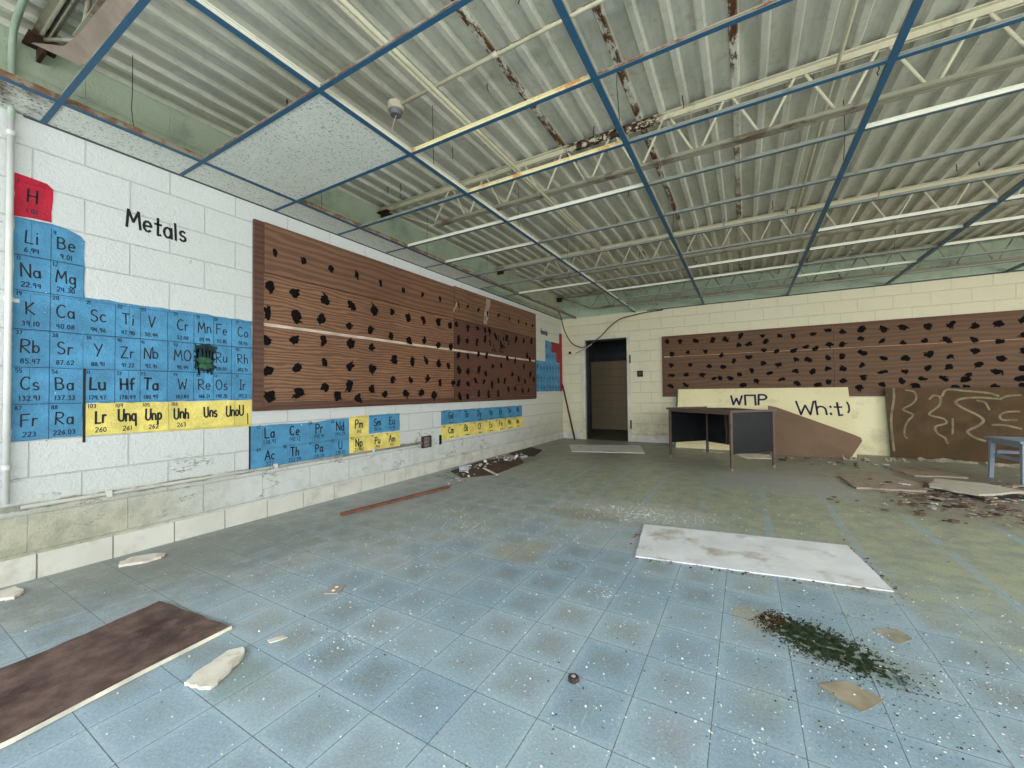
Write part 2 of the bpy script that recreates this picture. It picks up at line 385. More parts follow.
# back wall with the door opening
bm = bmesh.new()
box(bm, D, DX0-.05, YB, YB+.2, 0, ZT+.1); box(bm, DX1+.05, XR+.2, YB, YB+.2, 0, ZT+.1); box(bm, DX0-.05, DX1+.05, YB, YB+.2, DZ+.05, ZT+.1)
struct('wall_back', bm, W_BACK)
# right and near walls with wide windows
WIN_R = [(-2.0, .2), (.9, 3.1), (3.8, 6.0)]
WIN_N = [(-3.0, -.6), (-.2, 2.2), (2.6, 5.0)]
WZ0, WZ1 = .85, 2.42
def wall_with_holes(name, holes, a0, a1, mk, mat):
    bm = bmesh.new(); e = a0
    for h0, h1 in holes:
        mk(bm, e, h0, 0, ZT+.1); mk(bm, h0, h1, 0, WZ0); mk(bm, h0, h1, WZ1, ZT+.1); e = h1
    mk(bm, e, a1, 0, ZT+.1); struct(name, bm, mat)
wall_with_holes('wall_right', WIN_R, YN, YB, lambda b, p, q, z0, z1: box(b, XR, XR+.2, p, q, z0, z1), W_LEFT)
wall_with_holes('wall_near', WIN_N, D, XR+.2, lambda b, p, q, z0, z1: box(b, p, q, YN-.2, YN, z0, z1), W_BACK)
FRAME = simple('aluminium_window_frame', sr(150,154,152), .4, .4, .1, 8, metal=.4)
k = 0
for (h0, h1), side in [(w, 'r') for w in WIN_R] + [(w, 'n') for w in WIN_N]:
    k += 1; bm = bmesh.new()
    def fb(p, q, z0, z1):
        if side == 'r': box(bm, XR+.08, XR+.12, p, q, z0, z1)
        else: box(bm, p, q, YN-.12, YN-.08, z0, z1)
    fb(h0, h1, WZ0, WZ0+.05); fb(h0, h1, WZ1-.05, WZ1); fb(h0, h0+.05, WZ0, WZ1); fb(h1-.05, h1, WZ0, WZ1)
    fb((h0+h1)/2-.025, (h0+h1)/2+.025, WZ0+.05, WZ1-.05)
    struct('window_%d' % k, bm, FRAME)
# deck: narrow ribs hanging below broad flats
bm = bmesh.new(); P = .1524; x = D-.15; prof = []
x0 = -.02 - P*math.ceil((-.02-(D-.15))/P)
while x0 < XR+.2:
    prof += [(x0-.030, ZD+.028), (x0-.017, ZD), (x0+.017, ZD), (x0+.030, ZD+.028)]
    x0 += P
a = [bm.verts.new((px, YN-.15, pz)) for px, pz in prof]; b = [bm.verts.new((px, YB+.15, pz)) for px, pz in prof]
for i in range(len(prof)-1): bm.faces.new((a[i], a[i+1], b[i+1], b[i]))
top = [bm.verts.new(c) for c in ((prof[0][0],YN-.15,ZT+.05),(prof[-1][0],YN-.15,ZT+.05),(prof[-1][0],YB+.15,ZT+.05),(prof[0][0],YB+.15,ZT+.05))]
bm.faces.new(top)
bmesh.ops.recalc_face_normals(bm, faces=bm.faces)
struct('ceiling', bm, DECK)
# glazed base blocks
BASE_L = simple('glazed_base_block', sr(206,205,195), .4, .4, .08, 3, dirt=sr(140,132,114), dirtamt=.35, dscale=5)
bm = bmesh.new(); y = .62-.3048*11
while y < YB-.02:
    y1 = min(y+.3048-.007, YB-.014)
    box(bm, D, D+.012, y, y1, .001, .134); y += .3048
struct('baseboard_left', bm, BASE_L)
bm = bmesh.new(); x = D+.014
while x < XR:
    x1 = min(x+.3048-.007, XR)
    if not (x1 > DX0-.05 and x < DX1+.05): box(bm, x, x1, YB-.012, YB, .001, .134)
    elif x < DX0-.06: box(bm, x, DX0-.055, YB-.012, YB, .001, .134)
    elif x1 > DX1+.06: box(bm, DX1+.055, x1, YB-.012, YB, .001, .134)
    x += .3048
struct('baseboard_back', bm, BASE_L)
# steel door frame, empty of its leaf
DF = simple('painted_steel_door_frame', sr(206,204,188), .45, .35, .08, 6, dirt=sr(130,120,100), dirtamt=.5)
DARKF = simple('dark_frame_reveal', sr(48,46,50), .5, .3, .1, 6)
bm = bmesh.new()
box(bm, DX0-.06, DX0, YB-.02, YB+.05, 0, DZ+.06); box(bm, DX1, DX1+.06, YB-.02, YB+.05, 0, DZ+.06); box(bm, DX0, DX1, YB-.02, YB+.05, DZ, DZ+.06)
door = struct('door_1', bm, DF)
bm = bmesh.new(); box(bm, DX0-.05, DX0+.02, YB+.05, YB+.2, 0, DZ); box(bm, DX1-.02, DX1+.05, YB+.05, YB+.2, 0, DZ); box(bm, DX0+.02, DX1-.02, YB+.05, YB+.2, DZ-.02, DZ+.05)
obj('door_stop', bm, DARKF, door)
for hz in (1.52, .25):
    bm = bmesh.new(); box(bm, DX1+.055, DX1+.075, YB-.032, YB-.0205, hz, hz+.16); tube(bm, [(DX1+.055, YB-.03, hz-.005), (DX1+.055, YB-.03, hz+.165)], .008, 8)
    obj('hinge', bm, simple('worn_hinge', sr(70,66,56), .5, .4, .2, 10), door)

# ================================================================== SUSPENDED GRID
RX = [-3.03, -1.817, -.604, .62, 1.845, 3.06, 4.28]
BY = [-2.42,-1.81,-1.20,-.60,.01,.618,1.248,1.885,2.485,3.08,3.693,4.28,4.86,5.467,6.07,6.68,7.29]
def tee(a, b, along, name, side, face, parent, wid=.030, hgt=.038):
    bm = bmesh.new()
    ua = (b - a)
    if along == 'y':
        c = side_x
        box(bm, c-wid/2, c+wid/2, a, b, H-.003, H, 1); box(bm, c-.002, c+.002, a, b, H, H+hgt, 0); box(bm, c-.006, c+.006, a, b, H+hgt-.008, H+hgt, 0)
    else:
        c = side_y
        box(bm, a, b, c-wid/2, c+wid/2, H-.003, H, 1); box(bm, a, b, c-.002, c+.002, H, H+hgt-.006, 0); box(bm, a, b, c-.006, c+.006, H+hgt-.012, H+hgt-.004, 0)
    return obj(name, bm, [side, face], parent)
grid = thing('ceiling_grid', 'blue painted metal grid of a suspended ceiling with most tiles gone', 'ceiling grid', (0, 2.5, H))
def gp(o): o.location = o.location - grid.location; return o
for i, x in enumerate(RX):
    side_x = x; gp(tee(YN, YB, 'y', 'main_runner', [GRID_RUST, STEEL_W][i] if i < 2 else GRID_GREY, GRID_BLUE, grid, .032))
bright = {(2,2),(3,2),(4,1),(4,2),(4,4),(4,5),(5,1),(7,4),(7,5),(8,1),(8,3),(8,4),(8,5),(9,2),(9,3),(9,5),(10,4)}
edges = [D] + RX + [XR]
for bi, y in enumerate(BY):
    for j in range(len(edges)-1):
        kk = bi-5   # 0 = the tee at .625
        if (kk >= 1 and kk <= 11): pass
        if kk == 0 and j in (2, 3): continue
        if j >= 6 and R.random() < .3: continue
        if kk >= 9 and j in (0, 1): continue
        side_y = y
        warm = (kk, j) in bright
        face = GRID_BLUE if kk <= 3 else GRID_PALE
        gp(tee(edges[j]+.016, edges[j+1]-.016, 'x', 'cross_tee', (GRID_SIDE if kk in (2, 3) else STEEL_W) if warm else (GRID_GREY if kk > 2 else GRID_RUST), face, grid, .024, .034 if warm else .025))
DARKT = simple('dark_wall_angle', sr(70,76,78), .5, .3, .2, 10)
bm = bmesh.new(); box(bm, D, D+.024, .55, YB-1.9, H-.0015, H); box(bm, D, D+.0015, .55, YB-1.9, H, H+.02); gp(obj('wall_angle', bm, DARKT, grid))
bm = bmesh.new(); box(bm, D, D+.024, YB-1.9, YB, H-.0015, H); box(bm, D, D+.0015, YB-1.9, YB, H, H+.02); gp(obj('wall_angle', bm, DARKT, grid))
bm = bmesh.new(); box(bm, -1.6, XR, YB-.024, YB, H-.0015, H+.001); box(bm, -1.6, XR, YB-.0015, YB, H+.001, H+.02); gp(obj('wall_angle', bm, DARKT, grid))

# ceiling tiles still in the grid
def ctile(x0, x1, y0, y1, label, mat=TILE, name='ceiling_tile', rot=None, group=None):
    cx, cy = (x0+x1)/2, (y0+y1)/2
    bm = bmesh.new(); box(bm, x0+.006-cx, x1-.006-cx, y0+.006-cy, y1-.006-cy, 0, .015)
    o = obj(name, bm, mat); o.location = (cx, cy, H+.001)
    if rot: o.rotation_euler = rot
    return tag(o, label, 'ceiling tile', group)
ctile(RX[0], RX[1], BY[6], BY[7], 'large white speckled ceiling tile, the only full one left in the grid', TILE, group=None)
names = ['first', 'second', 'third', 'fourth', 'fifth', 'sixth', 'seventh', 'eighth']
ord_ = ['widest-looking narrow border tile above the word Metals, in line with the open cell',
        'narrow border tile beside the full white tile, over the left wall',
        'narrow border tile just past the full white tile, over the near end of the brown board',
        'narrow grey border tile over the left wall, third past the full white tile',
        'narrow grey border tile over the left wall, fourth past the full white tile',
        'narrow grey border tile over the left wall, fifth past the full white tile',
        'narrow grey border tile over the left wall, sixth past the full white tile',
        'farthest intact narrow border tile over the left wall near the corner']
for q in range(7):
    ctile(D+.003, RX[0], BY[5+q], BY[6+q], ord_[q] if q < 6 else ord_[7])
# the slumped, mouldy one at the near end
bm = bmesh.new(); slab(bm, [(D+.01,.62,.001),(RX[0]-.01,.62,.001),(RX[0]-.01,.12,.05),(D+.16,.02,.07),(D+.10,.30,.03),(D+.01,.48,.012)], (0,0,1), .014)
o = obj('broken_ceiling_tile', bm, TILE_DIRTY); o.location.z = H+.001
tag(o, 'broken mouldy border tile hanging askew beside the white corner pipe', 'ceiling tile')
# stained tile tipped up on the nearest cross tee
bm = bmesh.new(); slab(bm, [(-2.87,.50,2.655),(-2.66,.56,2.59),(-2.5,.57,2.58),(-2.18,.575,2.575),(-1.95,.50,2.65),(-1.86,.63,2.524),(-2.57,.63,2.524),(-2.67,.61,2.545)], (0,-1,-1), .013)
o = obj('broken_ceiling_tile', bm, TILE_BROWN)
tag(o, 'brown stained broken tile tipped up on the nearest cross bar under the joist', 'ceiling tile')

# ================================================================== JOISTS
def joist(y, label, m, x0=D+.02, x1=XR-.05, ph=-.06):
    t = thing('bar_joist', label, 'roof joist', (0, y, 2.63), 'open web joists under the metal deck')
    def P(o): o.location = -t.location; return o
    bm = bmesh.new()
    box(bm, x0, x1, y-.038, y-.006, ZD-.006, ZD); box(bm, x0, x1, y+.006, y+.038, ZD-.006, ZD)
    box(bm, x0, x1, y-.014, y-.008, ZD-.042, ZD-.006); box(bm, x0, x1, y+.008, y+.014, ZD-.042, ZD-.006)
    P(obj('top_chord', bm, m, t))
    bx0 = -2.6
    bm = bmesh.new(); zb = 2.615
    box(bm, bx0, x1, y-.034, y-.006, zb, zb+.005); box(bm, bx0, x1, y+.006, y+.034, zb, zb+.005)
    box(bm, bx0, x1, y-.014, y-.008, zb+.005, zb+.034); box(bm, bx0, x1, y+.008, y+.014, zb+.005, zb+.034)
    P(obj('bottom_chord', bm, STEEL_D, t))
    pts = []; pitch = .3905; xx = ph - pitch*math.floor((ph-(-2.5))/pitch)
    zt = ZD-.02; zl = zb+.014
    pts.append(Vector((x0+.06, y, ZD-.025))); pts.append(Vector((xx-pitch/2-.02, y, zl)))
    while xx < x1-.3:
        pts.append(Vector((xx-.02, y, zt))); pts.append(Vector((xx+.02, y, zt)))
        pts.append(Vector((xx+pitch/2-.02, y, zl))); pts.append(Vector((xx+pitch/2+.02, y, zl))); xx += pitch
    bm = bmesh.new(); tube(bm, pts, .0095, 8); P(obj('web', bm, m, t, True))
    bm = bmesh.new(); box(bm, x0-.015, x0+.13, y-.06, y+.06, ZD-.055, ZD-.044); box(bm, x0-.015, x0+.1, y-.008, y+.008, ZD-.12, ZD-.055)
    P(obj('bearing_seat', bm, RUSTY_END, t))
RUSTY_END = simple('rusty_bearing_plate', sr(64,44,34), .8, .2, .4, 12)
joist(.60, 'stained joist nearest the viewer, above the broken border tile', STEEL_D)
joist(3.03, 'cream open web joist crossing the middle of the ceiling', STEEL)
joist(5.38, 'far open web joist, second beyond the full white tile', STEEL)
joist(7.70, 'farthest joist, close to the back wall', STEEL_D)
# bridging rods tying the joists
for (x, z, lab) in ((-1.69, ZD-.06, 'upper bridging rod running from joist to joist near the round fixture'), (-1.40, 2.60, 'lower bridging rod slung under the joists left of centre'), (.51, ZD-.06, 'upper bridging rod right of the ceiling centre')):
    bm = bmesh.new(); tube(bm, [(0, YN+.02, 0), (0, YB-.01, 0)], .011, 8)
    o = obj('bridging_rod', bm, STEEL, None, True); o.location = (x, 0, z); tag(o, lab, 'bridging rod')
# electrical conduit with round fixture box
t = thing('ceiling_fixture_box', 'round cream lamp box hanging below the deck at a conduit end', 'ceiling fixture', (-1.99, 1.93, 2.87))
bm = bmesh.new()
bmesh.ops.create_cone(bm, cap_ends=True, segments=20, radius1=.052, radius2=.052, depth=.05); bmesh.ops.translate(bm, verts=bm.verts, vec=(0,0,.028))
obj('canopy', bm, STEEL, t)
bm = bmesh.new(); bmesh.ops.create_cone(bm, cap_ends=True, segments=20, radius1=.036, radius2=.045, depth=.03); bmesh.ops.translate(bm, verts=bm.verts, vec=(0,0,-.012))
obj('lamp_socket', bm, simple('grey_socket', sr(120,120,126), .6), t)
bm = bmesh.new(); tube(bm, smooth_path([(0,0,-.027), (-.015,-.02,-.12), (-.03,-.03,-.2), (-.035,-.05,-.29)]), .0035, 6); obj('cord', bm, PALE, t)
bm = bmesh.new(); bmesh.ops.create_cone(bm, cap_ends=True, segments=12, radius1=.012, radius2=.012, depth=.03); bmesh.ops.translate(bm, verts=bm.verts, vec=(0,0,.068)); obj('nipple', bm, STEEL, t)
bm = bmesh.new(); tube(bm, [(-1.935, 1.93, 2.905), (.62, 1.90, 2.905)], .0125, 8)
for xx in (-1.2, -.3): tube(bm, [(xx-.02, 1.918, 2.905), (xx+.02, 1.918, 2.905)], .017, 8)
o = obj('electrical_conduit', bm, STEEL, None, True); tag(o, 'cream conduit pipe running under the deck to the round fixture box', 'conduit')

# hanger wires
WIRE = simple('dark_hanger_wire', sr(44,40,36), .6, .3, .2, 20)
def wire(x, y, z0, z1, name, label, grp, r=.0022):
    bm = bmesh.new(); n = 5; pts = []
    for i in range(n): pts.append((R.uniform(-.0025,.0025)*i, R.uniform(-.0025,.0025)*i, -(z0-z1)*i/(n-1)))
    tube(bm, pts, r, 5); o = obj(name, bm, WIRE); o.location = (x, y, z0); return tag(o, label, 'wire', grp)
for (x, y) in [(-3.03,.9),(-3.03,2.1),(-1.817,2.1),(-1.817,3.3),(-3.03,3.4),(-.604,2.3),(-3.03,4.6),(-1.817,4.5),(.62,3.5),(-.604,4.4)]:
    wire(x, y, ZD+.0, H+.036, 'hanger_wire', 'thin wire hanging the grid from the deck', 'hanger wires reaching the grid')
for q in range(60):
    x = R.uniform(-3.0, 3.6); y = R.uniform(.9, 7.4) if q > 12 else R.uniform(.9, 3)
    k = round((x+.02)/P); x = -.02+k*P
    wire(x, y, ZD+.001, ZD-R.uniform(.03,.11), 'cut_wire', 'short cut wire end poking down from the deck', 'cut wire ends under the deck', .0035)

# ================================================================== HAND LETTERING
def arc(cx, cy, rx, ry, a0, a1, n=9):
    return [(cx+rx*math.cos(math.radians(a0+(a1-a0)*i/n)), cy+ry*math.sin(math.radians(a0+(a1-a0)*i/n))) for i in range(n+1)]
def ring(cx, cy, rx, ry): return arc(cx, cy, rx, ry, 90, 450, 12)
G = {
'A': (.7,[[(0,0),(.35,1),(.7,0)],[(.13,.38),(.57,.38)]]),
'B': (.6,[[(0,0),(0,1)],[(0,1)]+arc(.25,.77,.27,.23,80,-80,6)+[(0,.54)]+arc(.28,.28,.32,.27,80,-80,6)+[(0,0)]]),
'C': (.62,[arc(.36,.5,.36,.5,50,310,10)]),
'D': (.65,[[(0,0),(0,1)],[(0,1)]+arc(.15,.5,.5,.5,80,-80,8)+[(0,0)]]),
'E': (.55,[[(.55,1),(0,1),(0,0),(.55,0)],[(0,.52),(.42,.52)]]),
'F': (.55,[[(.6,1),(0,.97),(0,0)],[(0,.52),(.45,.52)]]),
'G': (.65,[arc(.36,.5,.36,.5,50,340,11)+[(.7,.45),(.4,.45)]]),
'H': (.6,[[(0,0),(0,1)],[(.6,0),(.6,1)],[(0,.5),(.6,.5)]]),
'I': (.2,[[(.1,0),(.1,1)],[(-.05,1),(.25,1)],[(-.05,0),(.25,0)]]),
'K': (.6,[[(0,0),(0,1)],[(.55,1),(0,.45),(.6,0)]]),
'L': (.5,[[(0,1),(0,0),(.52,0)]]),
'M': (.8,[[(0,0),(.08,1),(.38,.35),(.68,1),(.8,0)]]),
'N': (.62,[[(0,0),(0,1),(.6,0),(.62,1)]]),
'O': (.7,[ring(.35,.5,.35,.5)]),
'P': (.55,[[(0,0),(0,1)],[(0,1)]+arc(.25,.75,.3,.25,80,-80,6)+[(0,.5)]]),
'R': (.6,[[(0,0),(0,1)],[(0,1)]+arc(.25,.76,.3,.24,80,-80,6)+[(0,.5),(.6,0)]]),
'S': (.55,[arc(.29,.76,.25,.24,40,250,8)+arc(.27,.25,.27,.25,80,-150,9)]),
'T': (.6,[[(0,1),(.62,.98)],[(.3,1),(.3,0)]]),
'U': (.6,[[(0,1),(0,.3)]+arc(.3,.28,.3,.28,180,360,7)+[(.6,1)]]),
'V': (.62,[[(0,1),(.32,0),(.62,1)]]),
'W': (.9,[[(0,1),(.2,0),(.45,.7),(.68,0),(.9,1)]]),
'Y': (.62,[[(0,1),(.3,.5)],[(.62,1),(.2,0)]]),
'Z': (.6,[[(0,1),(.58,1),(0,0),(.62,0)]]),
'^': (.75,[[(0,0),(0,1),(.75,1),(.75,0)]]),
'a': (.5,[ring(.23,.3,.22,.29),[(.46,.6),(.48,0)]]),
'b': (.48,[[(0,1),(0,0)],ring(.23,.3,.22,.29)]),
'c': (.45,[arc(.26,.3,.25,.3,50,310,8)]),
'd': (.48,[[(.46,1),(.47,0)],ring(.23,.3,.22,.29)]),
'e': (.48,[[(.02,.32),(.46,.34)]+arc(.24,.31,.23,.3,15,310,9)]),
'f': (.35,[arc(.28,.8,.16,.2,60,180,4)+[(.12,0)],[(0,.55),(.32,.55)]]),
'g': (.48,[ring(.23,.3,.22,.28),[(.46,.6),(.46,-.2)]+arc(.24,-.18,.22,.17,0,-150,5)]),
'h': (.46,[[(0,1),(0,0)],[(0,.35)]+arc(.22,.35,.22,.24,180,0,6)+[(.45,0)]]),
'i': (.12,[[(.06,.58),(.06,0)],[(.05,.82),(.07,.86)]]),
'k': (.42,[[(0,1),(0,0)],[(.36,.6),(0,.25),(.4,0)]]),
'l': (.14,[[(.05,1),(.07,0)]]),
'm': (.72,[[(0,.6),(0,0)],[(0,.35)]+arc(.17,.37,.17,.22,180,0,5)+[(.35,0)],[(.35,.35)]+arc(.52,.37,.17,.22,180,0,5)+[(.7,0)]]),
'n': (.46,[[(0,.6),(0,0)],[(0,.35)]+arc(.22,.35,.22,.24,180,0,6)+[(.45,0)]]),
'o': (.48,[ring(.24,.3,.23,.3)]),
'p': (.48,[[(0,.6),(0,-.4)],ring(.23,.3,.22,.29)]),
'q': (.48,[[(.46,.6),(.46,-.4)],ring(.23,.3,.22,.29)]),
'r': (.34,[[(0,.6),(0,0)],[(0,.38)]+arc(.2,.35,.2,.24,180,60,4)]),
's': (.4,[arc(.21,.45,.17,.15,40,250,6)+arc(.2,.15,.19,.15,80,-150,7)]),
't': (.38,[[(.17,.95),(.18,0),(.34,.03)],[(0,.62),(.36,.62)]]),
'u': (.48,[[(0,.6),(0,.22)]+arc(.22,.22,.22,.22,180,350,5),[(.46,.6),(.46,0)]]),
'v': (.42,[[(0,.6),(.2,0),(.42,.6)]]),
'y': (.45,[[(0,.6),(.22,.1)],[(.45,.6),(.1,-.35)]]),
'0': (.5,[ring(.25,.5,.25,.5)]), '1': (.2,[[(.1,1),(.1,0)]]),
'2': (.52,[arc(.26,.74,.25,.26,160,-30,7)+[(0,0),(.52,0)]]),
'3': (.48,[arc(.22,.77,.22,.23,140,-90,6)+arc(.22,.27,.26,.27,90,-140,7)]),
'4': (.5,[[(.05,1),(0,.45),(.5,.45)],[(.42,1),(.42,0)]]),
'5': (.5,[[(.5,1),(.06,1),(.04,.55)]+arc(.24,.3,.25,.3,110,-140,7)]),
'6': (.5,[[(.4,1),(.08,.5)]+arc(.25,.27,.24,.27,150,-210,10)]),
'7': (.5,[[(0,1),(.5,1),(.15,0)]]),
'8': (.5,[ring(.25,.75,.2,.24),ring(.25,.26,.25,.26)]),
'9': (.5,[ring(.25,.72,.23,.27),[(.48,.75),(.42,0)]]),
'.': (.1,[[(.04,0),(.06,.03)]]), ':': (.14,[[(.05,.12),(.08,.02)],[(.05,.62),(.08,.54)]]),
' ': (.35,[]),
}
def ribbon(bm, pts, fr, w, lift=.0015, mi=0):
    """flat brush stroke: pts in (u, v) metres on frame fr=(origin, udir, vdir, normal)"""
    o, U, V, N = fr; N = Vector(N)
    for (a, b) in zip(pts, pts[1:]):
        a = Vector(a); b = Vector(b); d = b-a
        if d.length < 1e-5: continue
        d.normalize(); s = Vector((-d.y, d.x))*w/2; e = d*w*.35
        q = [a-s-e, b-s+e, b+s+e, a+s-e]
        vs = [bm.verts.new(Vector(o)+Vector(U)*p.x+Vector(V)*p.y+N*lift) for p in q]
        f = bm.faces.new(vs); f.material_index = mi
        lift += .00002
def width_of(txt, h, sp=.24): return sum((G[c][0]+sp)*h for c in txt) - sp*h
def write(bm, txt, u, v, h, fr, w, sx=.8, sp=.24, jit=.04, centre=True, mi=0, slant=0, rnd=R):
    hw = h*sx
    if centre: u -= width_of(txt, hw, sp)/2
    for c in txt:
        gw, st = G[c]; jv = rnd.uniform(-jit, jit)*h; js = 1+rnd.uniform(-.06,.06); sh = rnd.uniform(-.06,.06)+slant
        for s in st:
            ribbon(bm, [(u+(x+y*sh)*hw*js, v+jv+y*h*js) for x, y in s], fr, w, mi=mi)
        u += (gw+sp)*hw
def frame_left(y, z): return ((D, y, z), (0,1,0), (0,0,1), (1,0,0))
FL = ((D,0,0),(0,1,0),(0,0,1),(1,0,0))

def field(name, outline, mat, parent, th=.0025, jit=.004, lift=.0005):
    """a painted patch on the left wall; outline in (y,z)"""
    bm = bmesh.new(); pts = []
    for a, b in zip(outline, outline[1:]+outline[:1]):
        n = max(1, int(math.hypot(b[0]-a[0], b[1]-a[1])/.05))
        for k in range(n):
            q = (a[0]+(b[0]-a[0])*k/n, a[1]+(b[1]-a[1])*k/n)
            j = jit if k else jit*.5
            pts.append((q[0]+R.uniform(-j,j), q[1]+R.uniform(-j,j)))
    A = [bm.verts.new((D+lift, y, z)) for y, z in pts]; B = [bm.verts.new((D+th, y, z)) for y, z in pts]
    bm.faces.new(B)
    for i in range(len(A)): j = (i+1)%len(A); bm.faces.new((A[i], A[j], B[j], B[i]))
    bmesh.ops.recalc_face_normals(bm, faces=bm.faces)
    bmesh.ops.triangulate(bm, faces=[f for f in bm.faces if len(f.verts) > 4])
    return obj(name, bm, mat, parent)
FT = ((D+.002,0,0),(0,1,0),(0,0,1),(1,0,0))
def cell(bm, yc, z0, hgt, num, symb, mass, hs=.075, w=.0085, yl=None, small=.024, dy=0, sx=.75):
    yl = yc-.055 if yl is None else yl
    if num: write(bm, num, yl, z0+hgt-.028, small*.85, FT, .0036, .8, .3, centre=False, mi=1)
    write(bm, symb, yc+dy, z0+hgt*.40, hs, FT, w, sx)
    if mass: write(bm, mass, yc, z0+.022, small, FT, .0044, .85, .3, mi=1)
Z = [.75,.945,1.145,1.35,1.56,1.75,1.93,2.165]
t = thing('painted_element_chart', 'large blue and yellow periodic table painted beside the word Metals', 'wall chart', (D, .5, .75))
def TP(o): o.location = -t.location; return o
TP(field('blue_field', [(.522,Z[0]),(.785,Z[0]+.005),(.79,Z[1]),(1.722,Z[1]+.004),(1.722,Z[4]+.005),(.79,Z[4]+.01),(.79,1.90),(.77,1.925),(.72,1.945),(.66,1.955),(.522,1.95)], P_BLUE, t))
TP(field('yellow_field', [(.80,.755),(1.715,.735),(1.722,Z[1]-.003),(.80,Z[1]-.004)], P_YEL, t))
TP(field('red_field', [(.522,1.955),(.658,1.965),(.662,2.15),(.64,2.175),(.522,2.185)], P_RED, t, jit=.003))
bm = bmesh.new()
yA, yB = .585, .715
cell(bm, yA, 1.965, .2, '1', 'H', '1.01', .07, yl=.535)
for r, row in enumerate([[('','Li','6.94'),('4','Be','9.01')],[('11','Na','22.99'),('12','Mg','24.30')],[('19','K','39.10'),('20','Ca','40.08')],[('37','Rb','85.47'),('38','Sr','87.62')],[('55','Cs','132.91'),('56','Ba','137.33')],[('87','Fr','223'),('88','Ra','226.03')]]):
    z0 = Z[5-r]; hh = Z[6-r]-Z[5-r]
    cell(bm, yA, z0, hh, *row[0], .068, .0068, yl=.535); cell(bm, yB, z0, hh, *row[1], .068, .0068, yl=.665)
CY = [.85,.985,1.10,1.27,1.40,1.51,1.655]
d3 = [('21','Sc','44.96'),('22','Ti','47.90'),('23','V','50.94'),('24','Cr','52.00'),('25','Mn','54.94'),('26','Fe','55.85'),('27','Co','58.93')]
d4 = [('39','Y','88.91'),('40','Zr','91.22'),('41','Nb','92.91'),('42','MO','95.94'),('43','Tc','98.91'),('44','Ru','101.07'),('45','Rh','102.91')]
d5 = [('71','Lu','174.97'),('72','Hf','178.49'),('73','Ta','180.95'),('74','W','183.85'),('75','Re','186.21'),('76','Os','190.20'),('77','Ir','192.2')]
for z0, z1, row in ((Z[3],Z[4],d3),(Z[2],Z[3],d4),(Z[1],Z[2],d5)):
    for yc, cc in zip(CY, row):
        bold = .0105 if cc[1] in ('Lu','Hf','Ta') else .0065
        cell(bm, yc, z0, z1-z0, *cc, .07, bold, small=.022, yl=yc-.05)
for yc, n_, s_, m_ in zip([.865,.985,1.115,1.265,1.44,1.60], ['103','104','105','106','',''], ['Lr','Unq','Unp','Unh','Uns','UnoU'], ['260','261','262','263','','']):
    cell(bm, yc, Z[0], Z[1]-Z[0], n_, s_, m_, .072, .0105, small=.026, yl=yc-.055, sx=.56)
ribbon(bm, [(1.69,.84),(1.692,.76)], FT, .007)
ribbon(bm, [(.793,Z[2]),(.794,Z[0]-.03)], FT, .012)                    # the heavy vertical line
for z in Z[1:6]: ribbon(bm, [(.53,z),(.655,z+.002),(.78,z)], FT, .003, mi=1)
for z in Z[2:4]: ribbon(bm, [(.79,z),(1.2,z+.003),(1.72,z)], FT, .003, mi=1)
for y in (.925,1.045,1.185,1.335,1.455,1.575): ribbon(bm, [(y,Z[1]),(y,Z[4]-.01)], FT, .0022, mi=1)
ribbon(bm, [(.655,Z[0]),(.656,1.93)], FT, .0022, mi=1)
TP(obj('lettering', bm, [INK, INK_SOFT], t))
# scribbled-out cell
def blot(cy, cz, ry, rz, n=26, wob=.18, rnd=R):
    return [(cy+ry*(1+rnd.uniform(-wob,wob))*math.cos(2*math.pi*k/n), cz+rz*(1+rnd.uniform(-wob,wob))*math.sin(2*math.pi*k/n)) for k in range(n)]
bm = bmesh.new()
for cy, cz, ry, rz, lf in ((1.405,1.31,.075,.045,.0055),(1.40,1.245,.07,.04,.0056),(1.41,1.19,.06,.035,.0057)):
    vs = [bm.verts.new((D+lf, y, z)) for y, z in blot(cy,cz,ry,rz)]; bm.faces.new(vs)
for q in range(16):
    y0 = R.uniform(1.34,1.46); ribbon(bm, [(y0,R.uniform(1.13,1.18)),(y0+R.uniform(-.03,.03),R.uniform(1.3,1.37))], FT, .008, lift=.004)
TP(obj('scribble', bm, SMUDGE, t))
bm = bmesh.new()
for cy, cz, ry, rz in ((1.40,1.235,.05,.022),(1.41,1.195,.045,.02)):
    vs = [bm.verts.new((D+.0075, y, z)) for y, z in blot(cy,cz,ry,rz)]; bm.faces.new(vs)
TP(obj('scribble', bm, SMUDGE_G, t))
bm = bmesh.new(); write(bm, 'Metals', .975, 2.055, .11, ((D,0,0),(0,1,0),(0,0,1),(1,0,0)), .014, .76, .2, .06, centre=False)
o = obj('wall_lettering', bm, INK); tag(o, 'black handwritten word Metals on the white block wall', 'lettering')

